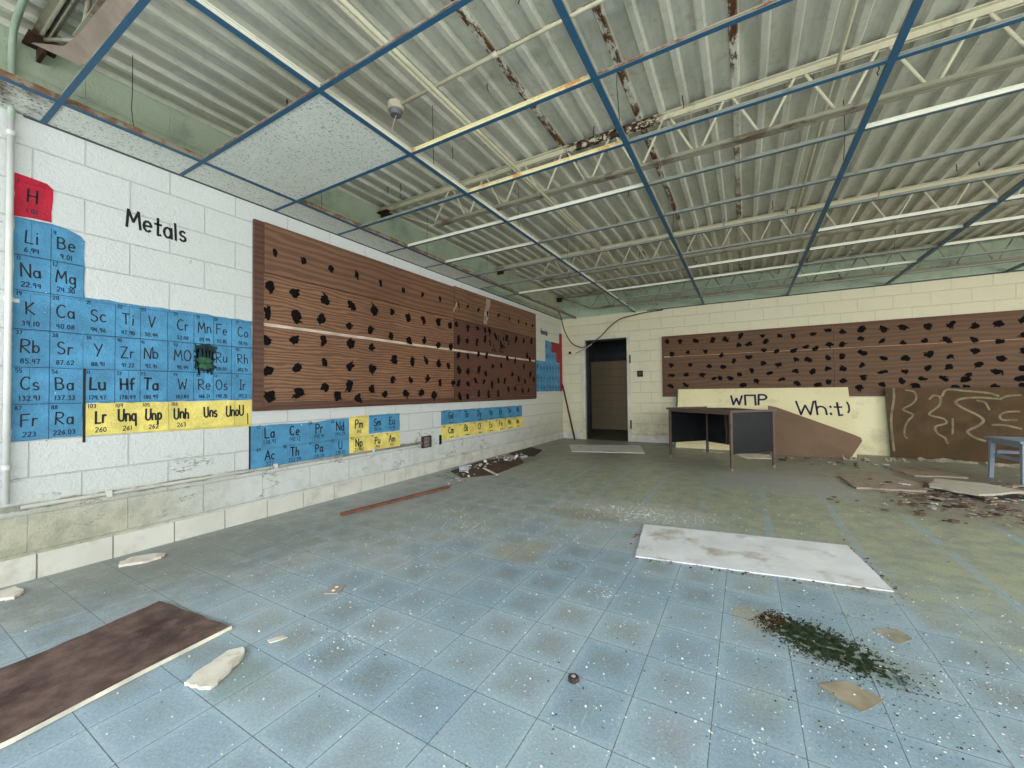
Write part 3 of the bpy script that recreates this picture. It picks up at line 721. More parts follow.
# lower strips
t = thing('painted_element_strip', 'blue and yellow element strip starting with La, below the long board', 'wall chart', (D, 1.7, .39))
def TP(o): o.location = -t.location; return o
TP(field('blue_field', [(1.705,.395),(2.615,.392),(2.615,.745),(2.43,.75),(2.3,.735),(1.705,.738)], P_BLUE, t))
TP(field('blue_field', [(2.86,.572),(3.285,.570),(3.285,.762),(2.86,.76)], P_BLUE, t))
TP(field('yellow_field', [(2.622,.392),(3.29,.392),(3.29,.562),(2.852,.566),(2.85,.765),(2.622,.755)], P_YEL, t))
bm = bmesh.new()
for yc, a_, b_ in zip([1.86,2.07,2.30,2.52], [('57','La','138.91'),('','Ce','140.12'),('59','Pr','140.91'),('60','Nd','144.24')], [('89','Ac','227'),('90','Th','232.04'),('91','Pa','231.04'),('92','U','238.03')]):
    cell(bm, yc, .565, .175, *a_, .08, .0105, small=.032, yl=yc-.1); cell(bm, yc, .39, .17, *b_, .072, .0095, small=.03, yl=yc-.1)
cell(bm, 2.735, .57, .18, '', 'Pm', '145', .08, .011, small=.03); cell(bm, 2.735, .39, .17, '93', 'Np', '237.05', .075, .011, small=.03, yl=2.64)
for yc, a_, b_ in zip([2.97,3.17],[('','Sm','150.36'),('','Eu','151.96')],[('94','Pu','244'),('95','Am','243')]):
    cell(bm, yc, .575, .18, *a_, .075, .010, small=.03); cell(bm, yc, .39, .17, *b_, .07, .010, small=.03, yl=yc-.08)
ribbon(bm, [(1.706,.735),(1.706,.395)], FT, .012)
TP(obj('lettering', bm, [INK, INK_SOFT], t))
t = thing('painted_element_strip', 'small blue over yellow element strip starting with Gd, past the wall outlet', 'wall chart', (D, 4.0, .38))
TP(field('blue_field', [(3.995,.572),(6.145,.562),(6.145,.752),(3.995,.755)], P_BLUE, t))
TP(field('yellow_field', [(3.995,.382),(6.165,.378),(6.165,.560),(3.995,.570)], P_YEL, t))
bm = bmesh.new()
for yc, a_, n1, b_, n2 in zip([4.19,4.53,4.85,5.15,5.44,5.71,5.99],['Gd','Tb','Dy','Ho','Er','Tm','Yb'],['64','65','66','67','68','69','70'],['Cm','Bk','Cf','Es','Fm','Md','No'],['96','97','98','99','100','101','102']):
    cell(bm, yc, .57, .18, n1, a_, '', .085, .013, small=.034, yl=yc-.15); cell(bm, yc, .385, .175, n2, b_, '', .08, .013, small=.034, yl=yc-.15)
    ribbon(bm, [(yc-.03,.590),(yc+.06,.590)], FT, .009); ribbon(bm, [(yc-.03,.402),(yc+.06,.402)], FT, .009)
TP(obj('lettering', bm, [INK, INK_SOFT], t))
# far chart by the corner
t = thing('painted_element_chart', 'stepped blue and dark red element chart painted in the far corner', 'wall chart', (D, 6.7, .99))
ye = lambda k: 6.70+.1385*k
zz = [.99,1.16,1.36,1.575,1.77,1.985,2.2]
TP(field('blue_field', [(ye(0),zz[0]),(ye(8),zz[0]),(ye(8),zz[3]-.01),(ye(6.8),zz[3]),(ye(6.8),zz[4]),(ye(5),zz[4]),(ye(4.9),zz[5]),(ye(3),zz[5]),(ye(3),zz[3]),(ye(0),zz[3])], P_BLUE, t, jit=.006))
TP(field('red_field', [(ye(8)+.004,zz[0]),(YB-.003,zz[0]),(YB-.003,zz[6]),(ye(8),zz[6]),(ye(8),zz[5]),(ye(5),zz[5]),(ye(5)+.004,zz[4]+.004),(ye(6.8)+.004,zz[4]+.004),(ye(6.8)+.004,zz[3]+.004),(ye(8)+.004,zz[3]-.004)], P_RED2, t, jit=.004))
bm = bmesh.new()
rows = [['Ni','Cu','Zn','Ga','Ge','As','Se','Br'],['Pd','Ag','Cd','In','Sn','Sb','Te','I'],['Pt','Au','Hg','Tl','Pb','Bi','Po','At']]
for r, row in enumerate(rows):
    for k, s_ in enumerate(row):
        write(bm, s_, ye(k)+.07, [1.43,1.22,1.04][r], .075, FT, .010, .6, mi=0)
        write(bm, '88', ye(k)+.07, [1.385,1.175,1.0][r], .022, FT, .006, .8, mi=1)
for k, s_ in zip((3,4,5,6),('Al','Si','P','S')): write(bm, s_, ye(k)+.07, 1.64, .075, FT, .010, .6)
for k, s_ in zip((3,4),('B','C')): write(bm, s_, ye(k)+.07, 1.84, .075, FT, .010, .6)
TP(obj('lettering', bm, [INK_SOFT, INK_SOFT], t))
bm = bmesh.new(); write(bm, 'Nonmetals', 6.93, 2.09, .10, FL, .016, .55, .16, centre=False)
o = obj('wall_lettering', bm, INK); tag(o, 'tiny black handwritten word above the far corner chart', 'lettering')

# ================================================================== BOARDS WITH BLACK ADHESIVE DABS
def dab(name, bm, ctr, n, ry, rz, U, mat, parent, kind=None, scraggly=False):
    """lumpy smear: a low dome with ragged outline, plus thin tails"""
    ctr = Vector(ctr); n = Vector(n); U = Vector(U); V = Vector((0,0,1)); own = bm is None
    if own: bm = bmesh.new(); c0 = Vector((0,0,0))
    else: c0 = ctr
    K = 16; ang = R.uniform(-.9,.9); rad = []
    ph = [R.uniform(0,6.28) for _ in range(4)]; am = [R.uniform(.0,.28), R.uniform(.0,.2), R.uniform(0,.16), R.uniform(0,.14)]
    for k in range(K):
        a = 2*math.pi*k/K; rad.append(max(.35, 1+sum(am[i]*math.sin((i+1)*a+ph[i]) for i in range(4))+R.uniform(-.22,.22)))
    rings = []
    for s, h in ((1,0.0006),(.92,.0028),(.5,.005)):
        rg = []
        for k in range(K):
            a = 2*math.pi*k/K; x = rad[k]*s*math.cos(a)*ry; y = rad[k]*s*math.sin(a)*rz
            x, y = x*math.cos(ang)-y*math.sin(ang), x*math.sin(ang)+y*math.cos(ang)
            rg.append(bm.verts.new(c0+U*x+V*y+n*(h+(R.uniform(0,.0012) if s < 1 else 0))))
        rings.append(rg)
    cv = bm.verts.new(c0+n*.0056)
    fl = U.cross(V).dot(n) < 0
    for a_, b_ in zip(rings, rings[1:]):
        for k in range(K):
            f = (a_[k], a_[(k+1)%K], b_[(k+1)%K], b_[k]); bm.faces.new(f[::-1] if fl else f)
    for k in range(K):
        f = (rings[-1][k], rings[-1][(k+1)%K], cv); bm.faces.new(f[::-1] if fl else f)
    for q in range(R.choice((1,2,3,4))):
        a = R.uniform(0, 6.28); p = c0+U*math.cos(a)*ry*.8+V*math.sin(a)*rz*.8; e = p+(U*R.uniform(-1,1)+V*R.uniform(-1,.6))*ry*1.1
        w = (e-p).cross(n).normalized()*.012
        try:
            vs = [bm.verts.new(p-w+n*.003), bm.verts.new(e+n*.0022), bm.verts.new(p+w+n*.003)]; bm.faces.new(vs)
        except Exception: pass
    if own:
        o = obj(name, bm, mat, parent); o.location = ctr
        return o
DL =  [(1.88,2.15),(2.13,2.15),(2.4,2.15),(2.69,2.16),(2.99,2.15),(3.32,2.15),(3.63,2.16),(3.95,2.17),(1.86,1.86),(2.07,1.86),(2.34,1.86),(2.63,1.86),(2.92,1.86),(3.17,1.88),(3.41,1.85),(3.66,1.86),(3.94,1.87),(4.17,1.87),(1.83,1.66),(2.07,1.65),(2.31,1.67),(2.61,1.65),(2.87,1.65),(3.14,1.61),(3.42,1.59),(3.67,1.62),(3.93,1.59),(4.18,1.59),(1.83,1.42),(2.06,1.45),(2.33,1.48),(2.62,1.47),(2.89,1.46),(3.19,1.36),(3.47,1.36),(3.7,1.38),(3.94,1.36),(4.13,1.33),(1.84,1.18),(2.08,1.21),(2.34,1.28),(2.62,1.26),(2.89,1.24),(3.17,1.14),(3.43,1.14),(3.73,1.15),(3.96,1.12),(1.85,0.97),(2.09,0.99),(2.34,1.04),(2.61,1.06),(2.88,1.03),(3.05,0.97),(2.47,0.97),(2.71,0.94),(3.62,0.99),(3.36,0.98),(3.84,0.95),(4.33,2.17),(4.54,2.18),(4.8,2.18),(5.03,2.16),(5.35,2.18),(5.68,2.19),(5.99,2.19),(6.27,2.18),(6.52,2.19),(4.56,1.89),(4.8,1.91),(4.3,1.9),(4.99,1.91),(5.11,1.91),(5.29,1.85),(5.44,1.74),(4.35,1.69),(4.55,1.7),(4.78,1.72),(4.98,1.77),(5.62,1.87),(5.93,1.88),(6.2,1.87),(6.48,1.9),(4.34,1.49),(4.55,1.49),(4.81,1.54),(5.01,1.53),(5.63,1.53),(5.88,1.51),(6.42,1.57),(6.31,1.63),(4.35,1.3),(4.55,1.28),(4.82,1.31),(5.0,1.27),(5.19,1.38),(5.44,1.41),(5.79,1.28),(6.2,1.43),(6.43,1.29),(6.01,1.2),(4.73,1.16),(4.95,1.14),(5.17,1.1),(5.35,1.17),(5.54,1.16),(4.34,1.11),(4.55,1.1),(4.22,1.11),(5.88,1.04),(6.23,1.17),(6.57,1.21),(5.66,1.02),(6.13,1.01),(4.36,0.94),(4.53,0.93),(4.8,0.96),(5.06,0.95),(5.34,0.96),(6.36,1.01)]
DB =  [(-1.23,1.89),(-1.02,1.89),(-0.76,1.87),(-0.48,1.86),(-0.27,1.85),(-0.05,1.9),(-0.08,1.74),(0.07,1.75),(0.27,1.88),(0.32,1.78),(0.5,1.86),(0.69,1.84),(0.95,1.86),(1.14,1.89),(1.32,1.86),(-1.16,1.65),(-0.89,1.67),(-0.6,1.66),(-0.35,1.58),(0.28,1.64),(0.46,1.61),(0.69,1.61),(0.85,1.66),(0.98,1.62),(1.15,1.67),(1.31,1.66),(-0.16,1.49),(0.06,1.53),(0.27,1.42),(0.49,1.39),(0.73,1.46),(0.88,1.45),(1.13,1.47),(1.31,1.48),(-1.18,1.45),(-0.85,1.44),(-0.55,1.41),(-0.33,1.38),(0.1,1.31),(0.71,1.27),(0.93,1.26),(1.12,1.29),(1.32,1.29),(-1.17,1.26),(-0.92,1.26),(-0.67,1.25),(-0.47,1.19),(-0.38,1.19),(-0.23,1.18),(-0.07,1.24),(0.36,1.25),(0.52,1.15),(0.16,1.12),(1.13,1.09),(1.3,1.1),(0.73,1.07),(-1.19,1.06),(-0.94,1.08),(-0.02,1.05),(0.98,1.05),(1.55,1.88),(1.79,1.86),(2.01,1.86),(2.27,1.85),(2.51,1.86),(2.74,1.82),(2.96,1.82),(3.18,1.86),(1.53,1.73),(1.77,1.68),(2.0,1.64),(2.24,1.65),(2.47,1.65),(2.73,1.63),(2.96,1.59),(3.17,1.66),(1.54,1.52),(1.79,1.42),(2.02,1.42),(2.27,1.45),(2.49,1.42),(2.72,1.47),(2.97,1.37),(3.18,1.46),(1.54,1.33),(1.77,1.22),(2.01,1.22),(2.26,1.27),(2.47,1.27),(2.76,1.29),(2.93,1.18),(3.16,1.23),(1.31,1.1),(1.55,1.15),(1.76,1.04),(1.98,1.08),(2.2,1.11),(2.41,1.11),(2.66,1.16),(2.63,1.09),(2.91,0.99),(3.13,1.09),(1.5,0.99),(2.12,1.01),(2.51,0.99),(2.64,0.98),(3.16,0.97)]
BX = D+.02          # face of the long board
t = thing('display_board', 'long brown plywood board dotted with black adhesive dabs on the left wall', 'wall board', (D, 1.73, .86))
def TP(o): o.location = Vector(o.location)-t.location; return o
def pan(name, y0, y1, z0, z1, x1, mat, zr=0, x0=D+.001):
    bm = bmesh.new(); box(bm, x0, x1, y0, y1, z0, z1)
    if zr:
        for v in bm.verts:
            if v.co.z > (z0+z1)/2: v.co.z += zr*(v.co.y-1.73)/(6.67-1.73)
    return TP(obj(name, bm, mat, t))
pan('plywood_panel', 1.80, 4.245, .925, 1.535, BX, WOOD_L); pan('plywood_panel', 1.80, 4.245, 1.565, 1.97, BX, WOOD_L)
pan('plywood_panel', 4.255, 6.64, .925, 1.535, BX, WOOD_D); pan('plywood_panel', 4.255, 6.64, 1.565, 1.97, BX, WOOD_D)
pan('upper_rail', 1.80, 4.245, 1.972, 2.375, BX+.016, WOOD_RAIL, .03); pan('upper_rail', 4.255, 6.64, 1.972, 2.39, BX+.014, WOOD_RAIL, .03)
pan('edge_strip', 1.725, 1.798, .855, 2.375, BX+.008, WOOD_E); pan('edge_strip', 6.645, 6.675, .87, 2.42, BX+.004, WOOD_E)
pan('bottom_rail', 1.80, 4.245, .855, .923, BX+.006, WOOD_E); pan('bottom_rail', 4.255, 6.64, .855, .923, BX+.004, WOOD_E)
pan('metal_strip', 1.80, 6.64, 1.537, 1.563, BX+.003, PALE)
bm = bmesh.new()
for (y0, y1, z0, z1) in ((5.02,5.12,2.0,2.38),(4.30,4.33,2.05,2.2)):
    p = []
    for k in range(9): zq = z0+(z1-z0)*k/8; p.append((y0-.1*(1-k/8)+R.uniform(-.01,.01), zq))
    for k in range(9): zq = z1-(z1-z0)*k/8; p.append((y1-.1*(k/8)+R.uniform(-.01,.01), zq))
    if z0 > 1.9: bm = bmesh.new(); bm.faces.new([bm.verts.new((BX+.0175, y, z)) for y, z in p][::-1]); TP(obj('glue_residue', bm, RESIDUE, t))
n_ = 0; rest = bmesh.new()
for (y, z) in sorted(DL):
    up = z > 2.0; y = min(max(y, 1.78), 6.6); near = y < 4.2
    ry, rz = (R.uniform(.018,.026), R.uniform(.028,.042)) if up else (R.uniform(.030,.046), R.uniform(.036,.056))
    if not near: ry, rz = ry*.85, rz*1.15
    x = BX+(.016 if up else 0)+.0005
    if z < 1.0 or y < 1.80: x += .008
    if abs(z-1.55) < .09: x = BX+.0035
    if n_ < 90: TP(dab('adhesive_dab', None, (x, y, z), (1,0,0), ry, rz, (0,1,0), DAB, t)); n_ += 1
    else: dab('', rest, (x, y, z), (1,0,0), ry, rz, (0,1,0), DAB, t)
for q in range(26):   # thin scribbles of adhesive in the far half
    y = R.uniform(5.1,5.7); z = R.uniform(1.6,1.9); dab('', rest, (BX+.0005, y, z), (1,0,0), .012, .02, (0,1,0), DAB, t)
o = TP(obj('adhesive_dabs', rest, DAB, t)); o['kind'] = 'stuff'

# board on the back wall
YF = YB-.02
t = thing('display_board', 'wide brown plywood board with black dabs on the back wall above the leaning panels', 'wall board', (-1.33, YB, .87))
def panb(name, x0, x1, z0, z1, yf, mat):
    bm = bmesh.new(); box(bm, x0, x1, yf, YB-.001, z0, z1); return TP(obj(name, bm, mat, t))
panb('plywood_panel', -1.30, 1.20, .895, 1.60, YF, WOOD_B); panb('plywood_panel', 1.205, 3.70, .895, 1.60, YF, WOOD_B)
panb('plywood_panel', -1.30, 1.20, 1.615, 1.965, YF, WOOD_B); panb('plywood_panel', 1.205, 3.70, 1.615, 1.965, YF, WOOD_B)
WOOD_BE = wood('dark_red_brown_edge', sr(84,44,26), sr(104,60,36), 'x', .5)
panb('bottom_rail', -1.335, 3.73, .865, .893, YF-.004, WOOD_BE); panb('top_rail', -1.335, 3.73, 1.967, 1.99, YF-.004, WOOD_BE)
panb('edge_strip', -1.335, -1.302, .893, 1.967, YF-.004, WOOD_BE); panb('edge_strip', 3.702, 3.73, .893, 1.967, YF-.004, WOOD_BE)
panb('metal_strip', -1.18, 3.70, 1.6015, 1.6135, YF-.001, simple('dull_strip', sr(150,116,84), .5))
n_ = 0; rest = bmesh.new()
for (x, z) in sorted(DB, key=lambda q: -q[0]):
    if z < .93 or x > 3.6: continue
    ry, rz = R.uniform(.034,.056), R.uniform(.026,.044)
    a_ = (x, YF-.0005-(.004 if z > 1.94 or z < .95 else 0), z)
    if n_ < 98: TP(dab('adhesive_dab', None, a_, (0,-1,0), ry, rz, (1,0,0), DAB, t)); n_ += 1
    else: dab('', rest, a_, (0,-1,0), ry, rz, (1,0,0), DAB, t)
o = TP(obj('adhesive_dabs', rest, DAB, t)); o['kind'] = 'stuff'

# ================================================================== FITTINGS ON THE WALLS
bm = bmesh.new(); xp = D+.024
tube(bm, [(xp,.505,.43),(xp,.505,2.46)], .0135, 14); obj_p = thing('wall_pipe', 'white painted vertical conduit pipe at the left end of the wall', 'pipe', (xp,.505,.43))
def TPp(o): o.location = -obj_p.location; return o
TPp(obj('pipe', bm, PIPE, obj_p, True))
bm = bmesh.new(); tube(bm, smooth_path([(xp,.505,2.46),(xp,.505,2.80),(xp+.01,.505,2.88),(xp+.10,.50,2.925),(xp+.35,.49,2.93),(xp+.6,.48,2.93)],5), .0145, 14)
TPp(obj('bent_pipe', bm, PIPE_G, obj_p, True))
for z in (.62, 1.5, 2.38):
    bm = bmesh.new(); tube(bm, [(xp,.505,z-.012),(xp,.505,z+.012)], .017, 14); box(bm, D+.0005, D+.004, .465, .545, z-.01, z+.01); TPp(obj('clamp', bm, PIPE, obj_p))
bm = bmesh.new(); box(bm, D+.0005, D+.05, .455, .555, .352, .43); bevel(bm, .004); obj('elbow_box', bm, PIPE, obj_p); bpy.data.objects[obj_p.children[-1].name].location = -obj_p.location
bm = bmesh.new(); tube(bm, [(D+.014,.556,.398),(D+.014,3.628,.388)], .0105, 10)
o = obj('conduit', bm, PIPE_D, None, True); tag(o, 'thin painted conduit running low along the left wall to the outlet', 'conduit')
for y in (.9,1.9,2.9): 
    b2 = bmesh.new(); box(b2, D+.0005, D+.027, y-.012, y+.012, .378, .416); obj('clamp', b2, PIPE, o)
def dirty_plate(name, y0, y1, z0, z1, label):
    t = thing(name, label, 'outlet', (D, (y0+y1)/2, (z0+z1)/2)); cy, cz = (y0+y1)/2, (z0+z1)/2; a, b = (y1-y0)/2, (z1-z0)/2
    bm = bmesh.new(); box(bm, .0005, .022, -a, a, -b, -b+.014); box(bm, .0005, .022, -a, a, b-.014, b); box(bm, .0005, .022, -a, -a+.03, -b+.014, b-.014); box(bm, .0005, .022, a-.03, a, -b+.014, b-.014)
    obj('box_frame', bm, simple('brown_box_frame', sr(70,54,48), .6), t)
    bm = bmesh.new(); box(bm, .0005, .014, -a+.03, a-.03, -b+.014, b-.014); obj('socket_face', bm, simple('grey_socket_face', sr(120,116,112), .6), t)
    bm = bmesh.new()
    for dz in (-.025,.025):
        for dy in (-.012,.012): box(bm, .0142, .016, dy*1.6-.004, dy*1.6+.004, dz-.008, dz+.008)
    obj('slots', bm, INK, t)
dirty_plate('wall_outlet', 3.63, 3.79, .325, .465, 'brown framed electrical outlet where the low conduit ends')
bm = bmesh.new(); box(bm, D+.0005, D+.006, 3.955, 4.0, .33, .45); bevel(bm, .001)
o = obj('wall_slot', bm, INK); tag(o, 'small black slot in the wall beside the brown outlet', 'slot')
t = thing('light_switch', 'black switch box on the back wall right of the doorway', 'switch', (-1.745, YB, 1.31))
bm = bmesh.new(); box(bm, -.055, .055, -.012, -.0005, -.06, .06); bevel(bm, .003); obj('switch_plate', bm, simple('black_plate', sr(40,38,34), .5), t)
bm = bmesh.new(); box(bm, -.01, .01, -.024, -.0125, -.02, .02); obj('toggle', bm, simple('brown_toggle', sr(92,84,68), .5), t)
bm = bmesh.new(); tube(bm, [(-3.18,YB-.001,1.79),(-3.18,YB-.03,1.79),(-3.15,YB-.05,1.775)], .012, 8); box(bm, -3.205,-3.15,YB-.008,YB-.0005,1.77,1.82)
o = obj('wall_hook', bm, INK); tag(o, 'small dark hook on the back wall left of the doorway', 'hook')
# black grime scuffs by the door
# sagging cable from the grid
pts = [(-3.03,7.0,H+.02),(-3.05,7.2,2.40),(-3.09,7.45,2.20),(-3.02,7.6,1.98),(-2.90,7.68,1.885),(-2.73,7.72,1.88),(-2.47,7.76,2.05),(-2.28,7.8,2.24),(-2.09,7.84,2.38),(-1.84,7.9,2.44),(-1.62,7.93,2.475),(-1.3,7.935,2.49)]
bm = bmesh.new(); tube(bm, smooth_path(pts, 6), .011, 8)
o = obj('hanging_cable', bm, simple('dark_cable', sr(74,66,56), .6, .3, .3, 4), None, True); tag(o, 'sagging cable looped from the ceiling grid in front of the doorway top', 'cable')
bm = bmesh.new(); tube(bm, smooth_path([(-2.95,7.72,1.76),(-2.8,7.72,1.82),(-2.62,7.72,1.92)], 5), .009, 7)
o = obj('cable_end', bm, simple('pale_cable', sr(160,154,136), .6), None, True); tag(o, 'short pale loose cable end under the dark sagging cable', 'cable')
# pole leaning in the corner
bm = bmesh.new(); tube(bm, [(-3.04,7.80,.001),(-3.335,7.90,1.13)], [.019,.016], 10); t = obj('leaning_pole', bm, simple('dark_red_pole', sr(74,44,40), .6), None, True)
tag(t, 'dark reddish pole leaning in the far left corner beside the doorway', 'pole')

# ================================================================== LEANING PANELS
CREAM = simple('cream_panel', sr(232,222,178), .6, .3, .06, 2, dirt=sr(190,178,140), dirtamt=.4, dscale=4)
CREAM2 = simple('pale_cream_panel', sr(232,224,184), .6, .3, .06, 2, dirt=sr(180,170,140), dirtamt=.5, dscale=3)
EDGE_G = simple('green_grey_edge', sr(88,98,74), .7)
BROWN = simple('brown_hardboard', sr(120,98,80), .75, .2, .1, 3, dirt=sr(110,84,66), dirtamt=.4)
BROWN_D = simple('dark_brown_board_back', sr(82,62,38), .7, .25, .14, 4, dirt=sr(60,46,30), dirtamt=.6)
EDGE_D = simple('dark_board_edge', sr(70,62,44), .7)
GLUE = simple('pale_glue_line', sr(124,112,84), .6, .3, .3, 12)
def lean(name, x0, x1, zt, yb, yt, th, mat, label, edge=None, cat='panel'):
    n = Vector((0, -zt, -(yt-yb))).normalized()   # towards the room and down
    n = Vector((0, -(zt), (yt-yb))).normalized()
    t = thing(name, label, cat, (0,0,0))
    up = Vector((0, yt-yb, zt))
    t.location = (x0, yb, .002)
    bm = bmesh.new()
    slab(bm, [(0,0,0),(x1-x0,0,0),(x1-x0,up.y,up.z),(0,up.y,up.z)], (0, up.z, -up.y), th)
    obj('board', bm, mat, t)
    if edge:
        bm = bmesh.new(); slab(bm, [(-.028,0,0),(-.001,0,0),(-.001,up.y,up.z),(-.028,up.y,up.z)], (0, up.z, -up.y), th); obj('edge_strip', bm, edge, t)
    return t, up, n
t, up, n = lean('leaning_board', -1.055, 1.355, 1.0, 7.43, 7.885, .012, CREAM, 'cream panel with black painted letters leaning behind the metal desk', EDGE_G)
U = Vector((1,0,0)); V = up.normalized()
bm = bmesh.new(); fr = (Vector((0,0,0)), U, V, n)
write(bm, 'W^P', .84, .80, .17, fr, .030, 1.12, .22, .02, centre=False); obj('lettering', bm, INK_BLUE, t); bm = bmesh.new()
write(bm, 'Wh:t', 1.75, .64, .22, fr, .026, 1.12, .14, .02, centre=False)
obj('lettering', bm, INK_BLUE, t); bm = bmesh.new(); ribbon(bm, [(2.375,.85),(2.392,.80),(2.392,.72),(2.375,.68)], fr, .022)
obj('lettering', bm, INK_BLUE, t)
t, up, n = lean('leaning_board', -.62, 1.80, .845, 7.76, 7.91, .012, CREAM2, 'plain cream panel standing behind the lettered one, its right end showing')
t, up, n = lean('leaning_board', 1.80, 4.24, .975, 7.66, 7.86, .014, BROWN_D, 'large brown board with pale squiggly glue lines leaning under the back wall board', EDGE_D)
fr = (Vector((0,0,0)), U, up.normalized(), n)
SQ =  [[(1.79,0.09),(1.8,0.52),(1.86,0.81),(1.87,0.98)],[(2.0,0.95),(2.09,0.92),(2.1,0.82),(2.04,0.74),(1.95,0.67),(2.05,0.6),(1.99,0.51),(1.95,0.41),(1.94,0.31),(1.96,0.27)],[(2.24,0.82),(2.29,0.87),(2.35,0.84),(2.33,0.73),(2.23,0.63),(2.24,0.59),(2.36,0.55),(2.38,0.49),(2.27,0.44),(2.28,0.35),(2.35,0.29),(2.37,0.22)],[(2.37,0.86),(2.43,0.95),(2.6,0.93),(2.82,0.9),(2.91,0.86)],[(2.45,0.55),(2.44,0.43),(2.43,0.35)],[(2.93,0.82),(2.71,0.84),(2.55,0.82),(2.5,0.77),(2.56,0.7),(2.7,0.6),(2.74,0.53),(2.68,0.46),(2.6,0.41),(2.58,0.37),(2.64,0.31),(2.73,0.27)],[(2.71,0.8),(2.78,0.77),(2.81,0.68)],[(2.82,0.48),(2.93,0.48),(3.07,0.44)],[(3.04,0.55),(2.92,0.55),(2.9,0.6),(2.96,0.65),(3.08,0.66)],[(2.92,0.82),(3.0,0.86),(3.11,0.87)]]
for s in SQ:
    q = [((x-1.80)*.985, z*1.02) for x, z in s]; q = [(max(.01, a_), min(.985, b_)) for a_, b_ in q]
    sp = [(v.x, v.y) for v in smooth_path([(a_, b_, 0) for a_, b_ in q], 4)]
    w = R.uniform(.020,.028)
    bq = bmesh.new(); ribbon(bq, sp, fr, w); obj('glue_line', bq, GLUE, t)
# pointed brown hardboard sheet
t = thing('hardboard_sheet', 'brown pointed hardboard sheet leaning between the desk and the lettered panel', 'panel', (.3,7.2,0.002))
bm = bmesh.new(); nrm = Vector((0,-.72,.28))
P0 = [(.30,7.20,0),(1.22,7.28,0),(1.27,7.30,.02),(1.405,7.37,.24),(1.395,7.39,.285),(1.32,7.40,.325),(.42,7.54,.70),(.30,7.55,.73)]
# keep the outline planar: y = 7.2 + .10*(x-.3)*.8 + .47*z
P1 = [(x-.3, .08*(x-.3)+.30*z, z) for x, y, z in P0]
slab(bm, P1, (0.08,-1,.30), -.006); obj('sheet', bm, BROWN, t)

# ================================================================== METAL DESK
DT = simple('brown_desk_paint', sr(96,78,72), .5, .4, .12, 8, dirt=sr(62,46,40), dirtamt=.5, dscale=8)
DP = simple('black_desk_panel', sr(20,22,25), .5, .35, .3, 5, dirt=sr(50,54,56), dirtamt=.35, dscale=4)
DTOP = simple('worn_desk_top', sr(160,148,136), .6, .3, .15, 6, dirt=sr(104,86,74), dirtamt=.7, dscale=4)
fa = Vector((-.16,5.57,0)); fbv = Vector((-.97,6.34,0)); wv = fa-fbv; Wd = wv.length; ang = math.atan2(wv.y, wv.x)
desk = thing('metal_desk', 'dark steel desk with black side panels and warped worn top', 'desk', tuple(fbv)); desk.rotation_euler = (0,0,ang)
Dd = .66   # depth (local +y goes away from the viewer)
for (x, y) in ((0,0),(Wd,0),(Wd,Dd),(0,Dd)):
    bm = bmesh.new(); s = .016
    lv = box(bm, x-s, x+s, y-s, y+s, .03, .705); bevel(bm, .004)
    l = obj('leg', bm, DT, desk)
    bm = bmesh.new(); tube(bm, [(x,y,.001),(x,y,.012),(x,y,.013),(x,y,.03)], [.017,.017,.009,.009], 10); obj('foot_glide', bm, simple('worn_glide', sr(150,140,128), .5), l)
bm = bmesh.new(); box(bm, -.002, .002, .02, Dd-.02, .215, .70); obj('side_panel', bm, DP, desk)
bm = bmesh.new(); box(bm, Wd-.003, Wd+.005, .02, Dd-.02, .20, .70); bevel(bm, .0015); obj('side_panel', bm, DP, desk)
bm = bmesh.new(); box(bm, .02, Wd-.02, Dd-.003, Dd+.003, .20, .70); obj('back_panel', bm, DP, desk)
bm = bmesh.new(); box(bm, .02, Wd-.02, -.012, .012, .675, .705); box(bm, .02, Wd-.02, Dd-.012, Dd+.012, .7005, .7045); box(bm, -.012, .012, .02, Dd-.02, .7005, .7045); obj('top_rail', bm, DT, desk)
bm = bmesh.new(); tube(bm, [(.40,Dd-.02,.44),(.40,Dd-.05,.44),(.40,Dd-.05,.70)], .006, 6); box(bm, .385,.415,Dd-.03,Dd-.004,.2,.70); obj('inner_brace', bm, DT, desk)
# top: a thin pan that bows and sags
bm = bmesh.new(); NX, NY = 24, 8; gr = []
for j in range(NY+1):
    row = []
    for i in range(NX+1):
        u = i/NX; v = j/NY; x = -.03+(Wd+.06)*u; y = -.03+(Dd+.06)*v
        z = .708 + .006*math.sin(u*math.pi)*v + .012*max(0, 1-abs(u-.35)/.4)*v*v + .004*math.sin(u*7+v*3)*.4 + .003
        row.append(bm.verts.new((x,y,z)))
    gr.append(row)
for j in range(NY):
    for i in range(NX): bm.faces.new((gr[j][i], gr[j][i+1], gr[j+1][i+1], gr[j+1][i]))
bmesh.ops.solidify(bm, geom=bm.faces[:], thickness=-.022)
bmesh.ops.recalc_face_normals(bm, faces=bm.faces)
obj('desk_top', bm, DTOP, desk)
bm = bmesh.new(); box(bm, -.036, Wd+.036, -.037, -.0315, .704, .731); box(bm, Wd+.0315, Wd+.037, -.031, Dd+.036, .704, .731); box(bm, -.037, -.0315, -.031, Dd+.036, .704, .731); obj('edge_band', bm, DT, desk)

